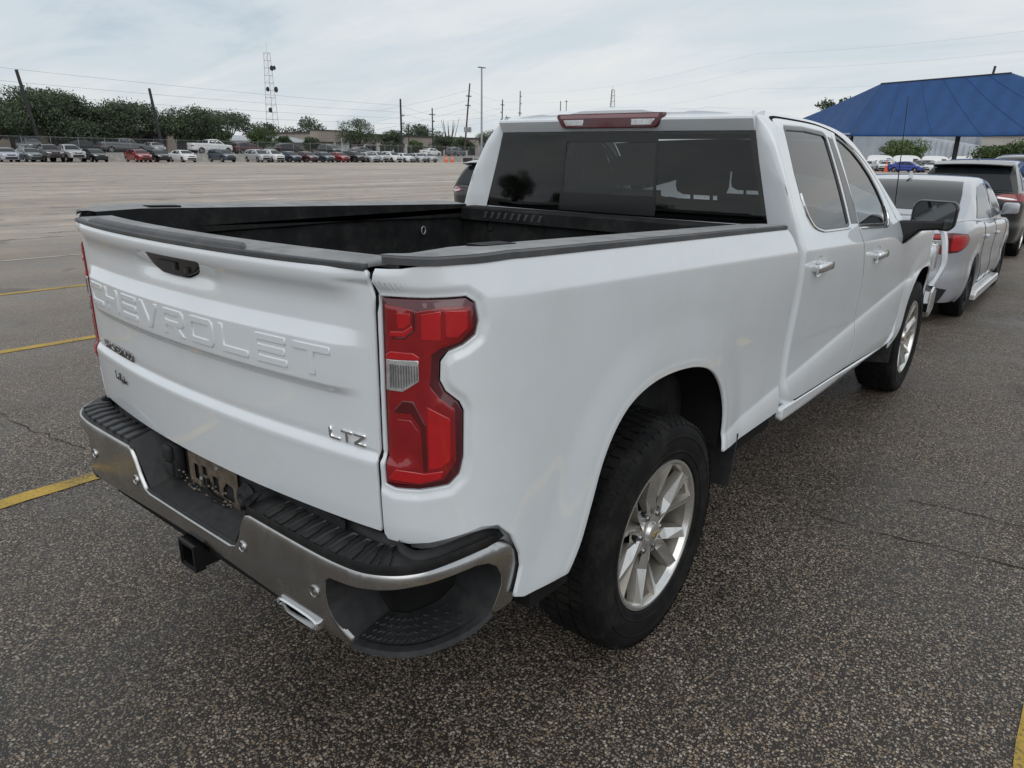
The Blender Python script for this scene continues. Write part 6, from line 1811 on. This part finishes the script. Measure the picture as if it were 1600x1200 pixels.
for y in (76.4, 80.2, 84, 88, 92, 96):
    mb = MB(); mb.box((.05, y, 0), (.3, y + .25, 2.26)); mb.build('post', 'trim_dark', b2)
for y in (78.5, 82, 86, 90, 93.8):
    mb = MB(); mb.box((-1.996, y, 0), (-1.93, y + 2.4, 2.1)); mb.build('roller_door', 'white_sheet', b2)
b3 = empty('tan_building', (-134, 0, T), 0, 'long flat roofed tan building behind the small trees', 'building')
mb = MB(); mb.box((-22, 97.2, 0), (0, 149, 4.3)); mb.build('wall', 'stucco_tan', b3)
mb = MB(); mb.box((-22.3, 96.9, 4.3), (.3, 149.3, 4.62)); mb.build('parapet', 'trim_dark', b3)
mb = MB(); mb.box((-2, 96.6, 2.6), (1.2, 108, 4.9)); mb.build('entrance_front', 'stucco_tan', b3)
mb = MB(); mb.box((-2.2, 96.4, 4.9), (1.4, 108.2, 5.05)); mb.build('entrance_coping', 'trim_dark', b3)
for y in (96.7, 100.5, 104, 107.5):
    mb = MB(); mb.box((.85, y, 0), (1.15, y + .3, 2.6)); mb.build('column', 'shed_wall', b3)
mb = MB(); mb.box((.004, 99, 0), (.05, 103.5, 2.3)); mb.build('shopfront', 'shed_wall', b3)
mb = MB(); mb.box((.004, 104.5, .0), (.06, 106, 2.2)); mb.build('door', 'dark_opening', b3)
for k in range(9):
    y = 110 + k * 4.3
    mb = MB(); mb.box((.004, y, .2), (.06, y + 3.1, 2.0)); mb.build('window', 'far_glass', b3)
    mb = MB(); mb.box((.0, y - .9, 0), (.35, y - .2, 2.5)); mb.build('pilaster', 'shed_wall', b3)
sg_ = empty('notice_board', (-121.5, 93.6, T), 0, 'tall white notice board left of the broad green tree', 'sign')
mb = MB(); mb.box((0, 0, .0), (.15, 1.9, 3.2)); mb.build('panel', 'white_sheet', sg_)
mb = MB()
for k in range(6): mb.box((.152, .25, .9 + k * .35), (.158, 1.6 - (k % 3) * .25, 1.02 + k * .35))
mb.build('print', simple('print_grey', (.3, .33, .36), rough=.8), sg_)['kind'] = 'stuff'
b4 = empty('white_kiosk', (-160, 182, T), 0, 'small pale building beyond the light mast', 'building')
mb = MB(); mb.box((-4, -9, 0), (4, 9, 4.2)); mb.build('wall', 'white_sheet', b4); mb = MB(); mb.box((-4.5, -9.5, 4.2), (4.6, 9.5, 4.8)); mb.build('roof', simple('roof_blue', (.35, .45, .55), rough=.6), b4)
for y in (-7, -3, 1, 5): mb = MB(); mb.box((4.004, y, 1), (4.06, y + 1.8, 3)); mb.build('window', 'far_glass', b4)
wh = empty('grey_warehouse', (0, 0, 0), 0, 'pale blue grey metal warehouse seen under the canopy', 'building')
mb = MB(); mb.box((-75, 190, 0), (-24.5, 230, 7.4)); mb.build('wall', 'grey_metal', wh); mb = MB(); mb.box((-75.4, 189.6, 7.4), (-24.1, 230.4, 7.8)); mb.build('roof_edge', 'trim_dark', wh)
for k in range(24):
    mb = MB(); mb.box((-74.5 + k * 2.1, 189.94, .1), (-74.4 + k * 2.1, 189.996, 7.3)); mb.build('wall_rib', 'rib_metal', wh)
rb = empty('ribbed_wall_building', (0, 0, 0), 0, 'white blue metal building with dark upright ribs behind the vans', 'building')
mb = MB(); mb.prism([(0, 0), (8.0, 0), (8.0, 4.6), (0, 5.9)], ((-29.2, 160, 0), (1, .3, 0), (0, 0, 1), (0, 1, 0)), 0, 14, 0); mb.build('wall', 'rib_metal', rb)
for k in range(9):
    mb = MB(); mb.box((-28.6 + k * .9, 159.9 + k * .27, .4), (-28.45 + k * .9, 159.98 + k * .27, 5.5 - k * .14)); mb.build('rib', 'grey_metal', rb)
tb = empty('tan_depot', (0, 0, 0), 0, 'tan depot with a dark door at the far right', 'building')
mb = MB(); mb.box((-21.5, 176, 0), (-6, 196, 6.4)); mb.build('wall', 'tan_wall2', tb); mb = MB(); mb.box((-21.8, 175.6, 6.4), (-5.6, 196.4, 6.9)); mb.build('roof_edge', 'trim_dark', tb)
for x in (-19.5, -14.5): mb = MB(); mb.box((x, 175.94, 0), (x + 3.2, 175.996, 3.6)); mb.build('door', 'dark_opening', tb)
# ================================================================ SHADE CANOPY
cloth, ct, cb = new_mat('canopy_cloth')
co = N(ct, 'ShaderNodeTexCoord'); wv = N(ct, 'ShaderNodeTexWave', i_Scale=1.0, i_Distortion=4.0); wv.bands_direction = 'X'
mpn = N(ct, 'ShaderNodeMapping'); mpn.inputs['Scale'].default_value = (.33, 1, 1); ct.links.new(co.outputs['Object'], mpn.inputs[0]); ct.links.new(mpn.outputs[0], wv.inputs['Vector'])
cr_ = ramp(ct, [(.0, (.008, .054, .175)), (.5, (.009, .059, .19)), (1, (.010, .064, .205))], 'LINEAR'); ct.links.new(wv.outputs['Fac'], cr_.inputs[0]); ct.links.new(cr_.outputs[0], cb.inputs['Base Color'])
setp(cb, rough=.8)
fb = N(ct, 'ShaderNodeTexNoise', i_Scale=60.0, i_Detail=2.0); ct.links.new(co.outputs['Object'], fb.inputs['Vector']); fbb = N(ct, 'ShaderNodeBump', i_Strength=.4, i_Distance=.02); ct.links.new(fb.outputs['Fac'], fbb.inputs['Height']); ct.links.new(fbb.outputs[0], cb.inputs['Normal'])
can = empty('shade_canopy', (0, 0, 0), 0, 'large blue fabric shade canopy on dark steel posts', 'canopy')
RL, RR = Vector((-9.95, 46, 5.82)), Vector((-3.65, 46, 6.07)); C1, C2, C3, C4 = Vector((-9.84, 40, 2.83)), Vector((-19.0, 52, 3.3)), Vector((2.6, 40, 2.95)), Vector((5.5, 52, 3.3))
def sag(a, b, c_, d, name, sg=.12, n=14):
    rows = []
    for i in range(n + 1):
        u = i / n
        rows.append([tuple((a.lerp(b, u)).lerp(d.lerp(c_, u), v) - Vector((0, 0, sg * 4 * v * (1 - v) + .10 * 4 * u * (1 - u) * v))) for v in np.linspace(0, 1, n + 1)])
    o = gridmesh(name, rows, 'canopy_cloth', can); md = o.modifiers.new('thickness', 'SOLIDIFY'); md.thickness = .015; return o
sag(RL, RR, C3, C1, 'front_panel'); sag(RL, RL, C1, C2, 'end_panel'); sag(RR, RL, C2, C4, 'back_panel'); sag(RR, RR, C4, C3, 'side_panel')
for u in (.16, .33, .5, .66, .83):
    a = RL.lerp(RR, u); b = C1.lerp(C3, u); mb = MB()
    mb.tube([a.lerp(b, v) - Vector((0, 0, .12 * 4 * v * (1 - v) + .10 * 4 * u * (1 - u) * v - .012)) for v in np.linspace(0, 1, 12)], .007, 5); mb.build('seam', 'canopy_cloth', can)
for nm, a, b in (('edge_cable', C1, C3), ('edge_cable', C1, C2), ('edge_cable', C3, C4), ('edge_cable', C2, C4)):
    mb = MB(); mb.tube([a, a.lerp(b, .5) - Vector((0, 0, .1)), b], .05, 6); mb.build(nm, 'canopy_cloth', can)
for p in ((-4.75, 41, 0), (-9.9, 41.5, 0), (2.4, 41, 0), (-18.5, 51.5, 0)):
    top = 2.95
    mb = MB(); mb.tube([p, (p[0], p[1], top)], .11, 10); mb.build('post', 'pole_dark', can)
mb = MB(); mb.tube([RL, RR], .05, 6); mb.tube([(-4.5, 46.0, 5.9), (-4.45, 46, 6.45)], .06, 8); mb.build('ridge_beam', 'pole_dark', can)
mb = MB(); mb.bbox_bev((-10.05, 40.0, 2.7), (-9.6, 40.4, 2.95), .04); mb.build('flood_light', 'galv', can)
# ================================================================ POLES, MAST, WIRES
def pole(name, x, y, z, top, r, mat, label, lean=(0, 0), arms=(), cat='pole', group=None):
    root = empty(name, (x, y, z), 0, label, cat, group)
    mb = MB(); mb.tube([(0, 0, 0), (lean[0], lean[1], top - z)], [r, r * .75], 10); mb.build('shaft', mat, root, True)
    for (h, w, side) in arms:
        k = h / (top - z); mb = MB(); mb.box((lean[0] * k - .06, lean[1] * k - (w if side <= 0 else .05), h - .07), (lean[0] * k + .06, lean[1] * k + (w if side >= 0 else .05), h + .07)); mb.build('cross_arm', mat, root)
        for q in ((-w * .9, -w * .45, w * .45, w * .9) if side == 0 else (side * w * .5, side * w * .95)):
            mb = MB(); mb.lathe([(h + .07, .05), (h + .2, .07), (h + .26, .03)], 6, 'z', (lean[0] * k, lean[1] * k + q, 0)); mb.build('insulator', 'galv', root)
    return root
pole('leaning_pole', -107.5, 34.6, T, 10.8, .26, 'pole_dark', 'dark pole leaning left in front of the tallest oak', (0, -1.3))
pole('leaning_pole', -107.5, 50.5, T, 9.8, .24, 'pole_dark', 'slimmer dark pole leaning left before the right hand oaks', (0, -.9))
pole('utility_pole', -108, 97.7, T, 11.4, .22, 'pole_dark', 'dark utility pole left of the tan building windows', (0, 0), ((7.4, .9, 1), (6.0, .9, 1)))
pole('utility_pole', -118, 116.0, T, 11.0, .17, 'pole_dark', 'thin dark utility pole at the middle of the tan building', (0, 0), ((8.6, .9, 0), (7.2, .6, 1), (5.6, .5, 1)))
pole('utility_pole', -108, 99.6, T, 6.8, .12, 'pole_dark', 'short dark pole next to the utility pole')
up = pole('wooden_pole', -110, 117.6, T, 15.9, .2, 'wood_pole', 'leaning wooden pole carrying a transformer', (0, 1.9), ((12.3, .8, 0), (10.4, .8, 0)))
for dy_ in (-.75, .0, .75):
    mb = MB(); mb.lathe([(5.0, .02), (5.0, .3), (6.0, .3), (6.1, .1)], 12, 'z', (.35, .8 + dy_, 0)); mb.build('transformer', 'galv', up, True)
lm_ = pole('light_mast', -104, 116.6, T, 18.5, .22, 'galv', 'tall steel light mast beside the cab roof', (0, 0), cat='light mast')
for s in (-1, 1):
    mb = MB(); mb.bbox_bev((-.3, min(s * .25, s * .95), 17.35), (.3, max(s * .25, s * .95), 17.5), .05); mb.build('lamp_head', 'pole_dark', lm_)
mb = MB(); mb.bbox_bev((-.3, -.5, .2), (.4, .3, 1.9), .05); mb.build('cabinet', 'galv', lm_)
pole('utility_pole', -140, 165.6, T, 16.5, .2, 'wood_pole', 'far utility pole left of the cab roof corner', (0, .3), ((14, .8, 0), (12.0, .8, -1), (10.0, .8, -1)))
pole('utility_pole', -150, 186.3, T, 20.6, .2, 'wood_pole', 'far utility pole just above the cab roof corner', (0, 0), ((18, .8, 1), (15.8, .9, 1), (13.0, .9, 0)))
pole('utility_pole', -170, 203.5, T, 14.5, .2, 'wood_pole', 'short far utility pole beside the cab roof', (0, 0), ((12.5, .8, 0),))
pole('utility_pole', -200, 277.3, 0, 24.6, .25, 'wood_pole', 'far pole top left of the brake lamp', (0, 0))
pole('utility_pole', -200, 281.8, 0, 25.3, .2, 'wood_pole', 'far pole with a short cross arm left of the brake lamp', (0, 0), ((24.6, 1.2, 0),))
def lattice(name, x, y, z, H, w0, w1, label, dishes, r=.12, n=14, lean=(0, 0)):
    root = empty(name, (x, y, z), .4, label, 'radio mast')
    def corner(k, h):
        w = w0 + (w1 - w0) * h / H; a = 2 * math.pi * k / 3
        return (w * math.cos(a) + lean[0] * h / H, w * math.sin(a) + lean[1] * h / H, h)
    for k in range(3):
        mb = MB(); mb.tube([corner(k, 0), corner(k, H)], r, 5); mb.build('leg', 'mast_paint', root)
    mb = MB()
    for i in range(n):
        h0, h1 = H * i / n, H * (i + 1) / n
        for k in range(3):
            mb.tube([corner(k, h1), corner((k + 1) % 3, h1)], r * .5, 4); mb.tube([corner(k, h0), corner((k + 1) % 3, h1)], r * .35, 4)
    mb.build('bracing', 'mast_paint', root)['kind'] = 'stuff'
    mb = MB(); mb.tube([(lean[0], lean[1], H), (lean[0], lean[1], H + 4)], r * .5, 4); mb.build('lightning_rod', 'mast_paint', root)
    for (h, a, rr_) in dishes:
        c = corner(0, h); mb = MB(); w = w0 + (w1 - w0) * h / H + .6
        cx_, cy__ = w * math.cos(a) + lean[0] * h / H, w * math.sin(a) + lean[1] * h / H
        mb.lathe([(0, 0), (.25, rr_ * .8), (.7, rr_), (.75, rr_ * .98), (.9, 0)], 14, 'x', (cx_, cy__, h)); mb.build('dish', 'pole_dark', root, True)
    return root
simple('mast_paint', (.30, .26, .26), rough=.6, var=.3, scale=.08)
lattice('radio_mast', -260, 168.2, 0, 37, 3.1, 1.3, 'red and white lattice radio mast carrying round dishes', [(32, 1.2, .8), (31.5, -.6, 1.0), (24.5, 1.4, .8), (24, -.2, 1.1), (24, -1.5, .9), (16.5, -1.3, 1.0)], .075)
lattice('transmission_pylon', -500, 799.8, 0, 78, 7, 2.2, 'faint grey lattice pylon far beyond the roof', [], .35, 12)
def wire(name, pts, label, r=.012, grp='overhead power lines'):
    mb = MB()
    P = []
    for a, b, s in pts:
        a, b = Vector(a), Vector(b)
        P += [a.lerp(b, t) - Vector((0, 0, s * 4 * t * (1 - t))) for t in np.linspace(0, 1, 14)]
    mb.tube(P, r, 4); o = mb.build(name, 'wire', None); tag(o, label, 'wire', grp); return o
for i, (z0, z1, lab) in enumerate([(12.2, 10.2, 'highest overhead wire left of the dark utility pole'), (10.5, 9.0, 'second overhead wire left of the dark utility pole'), (8.9, 7.9, 'third overhead wire left of the dark utility pole'), (7.4, 6.9, 'lowest overhead wire left of the dark utility pole')]):
    wire('power_line', [((-110, 2, z0), (-108, 97.7, z1), .6)], lab)
for i, (h, lab) in enumerate([(10.2, 'top wire between the two dark utility poles'), (8.9, 'middle wire between the two dark utility poles'), (7.6, 'lower wire between the two dark utility poles')]):
    wire('power_line', [((-108, 97.7, h), (-118, 116.5, h - .6), .2), ((-118, 116.5, h - .6), (-140, 165.6, h + 4), .6)], lab)
for i, (h, h2, lab) in enumerate([(14.6, 17.6, 'top wire from the wooden pole to the far poles'), (12.6, 15.6, 'middle wire from the wooden pole to the far poles'), (11.0, 13.4, 'lower wire from the wooden pole to the far poles')]):
    wire('power_line', [((-118, 100, h - 5.0), (-110, 119.3, h), .3), ((-110, 119.3, h), (-150, 186.3, h2), 1.2)], lab)
for i, (h, lab) in enumerate([(20.0, 'top wire running over the cab roof towards the canopy'), (17.2, 'middle wire running over the cab roof towards the canopy'), (13.6, 'lower wire running over the cab roof towards the canopy')]):
    wire('power_line', [((-150, 186.3, h), (-60, 150, h + 1.5), 2.0), ((-60, 150, h + 1.5), (30, 130, h + 3.5), 2.0)], lab, .007)
# ================================================================ CONES, BARRIERS
def cone(x, y, z, label, s=1.0):
    root = empty('traffic_cone', (x, y, z), 0, label, 'traffic cone')
    mb = MB(); mb.bbox_bev((-.2 * s, -.2 * s, 0), (.2 * s, .2 * s, .05), .01); mb.build('base', 'orange', root)
    mb = MB(); mb.lathe([(.05, .16 * s), (.9 * s, .04 * s), (.92 * s, 0)], 16, 'z'); mb.build('cone_body', 'orange', root, True)
    mb = MB(); mb.lathe([(.5 * s, .105 * s), (.65 * s, .086 * s)], 16, 'z'); mb.build('white_band', 'white_sheet', root, True)
cone(-23.9, 112, 0, 'orange traffic cone behind the blue sedan', 1.6)
for i, (y, lab) in enumerate(((97.2, 'left of two orange barrels past the row end'), (98.8, 'right of two orange barrels past the row end'))):
    root = empty('barrier_barrel', (-95.5, y, 0), 0, lab, 'barrel', 'orange barrels')
    mb = MB(); mb.lathe([(0, .38), (.1, .38), (.12, .32), (1.05, .27), (1.1, .2), (1.1, 0)], 18, 'z'); mb.build('drum', 'orange', root, True)
    for h in (.35, .7): mb = MB(); mb.lathe([(h, .316 - h * .03), (h + .14, .312 - h * .03)], 18, 'z'); mb.build('white_band', 'white_sheet', root, True)
for i, (y, w, lab) in enumerate(((106, 1.6, 'dark crate beside the concrete barrier under the mast'), (109.2, 2.2, 'low dark block right of the crate under the mast'))):
    mb = MB(); mb.bbox_bev((-99.5, y, 0), (-98.3, y + w, .8 - i * .25), .06); tag(mb.build('crate', 'pole_dark', None), lab, 'crate')
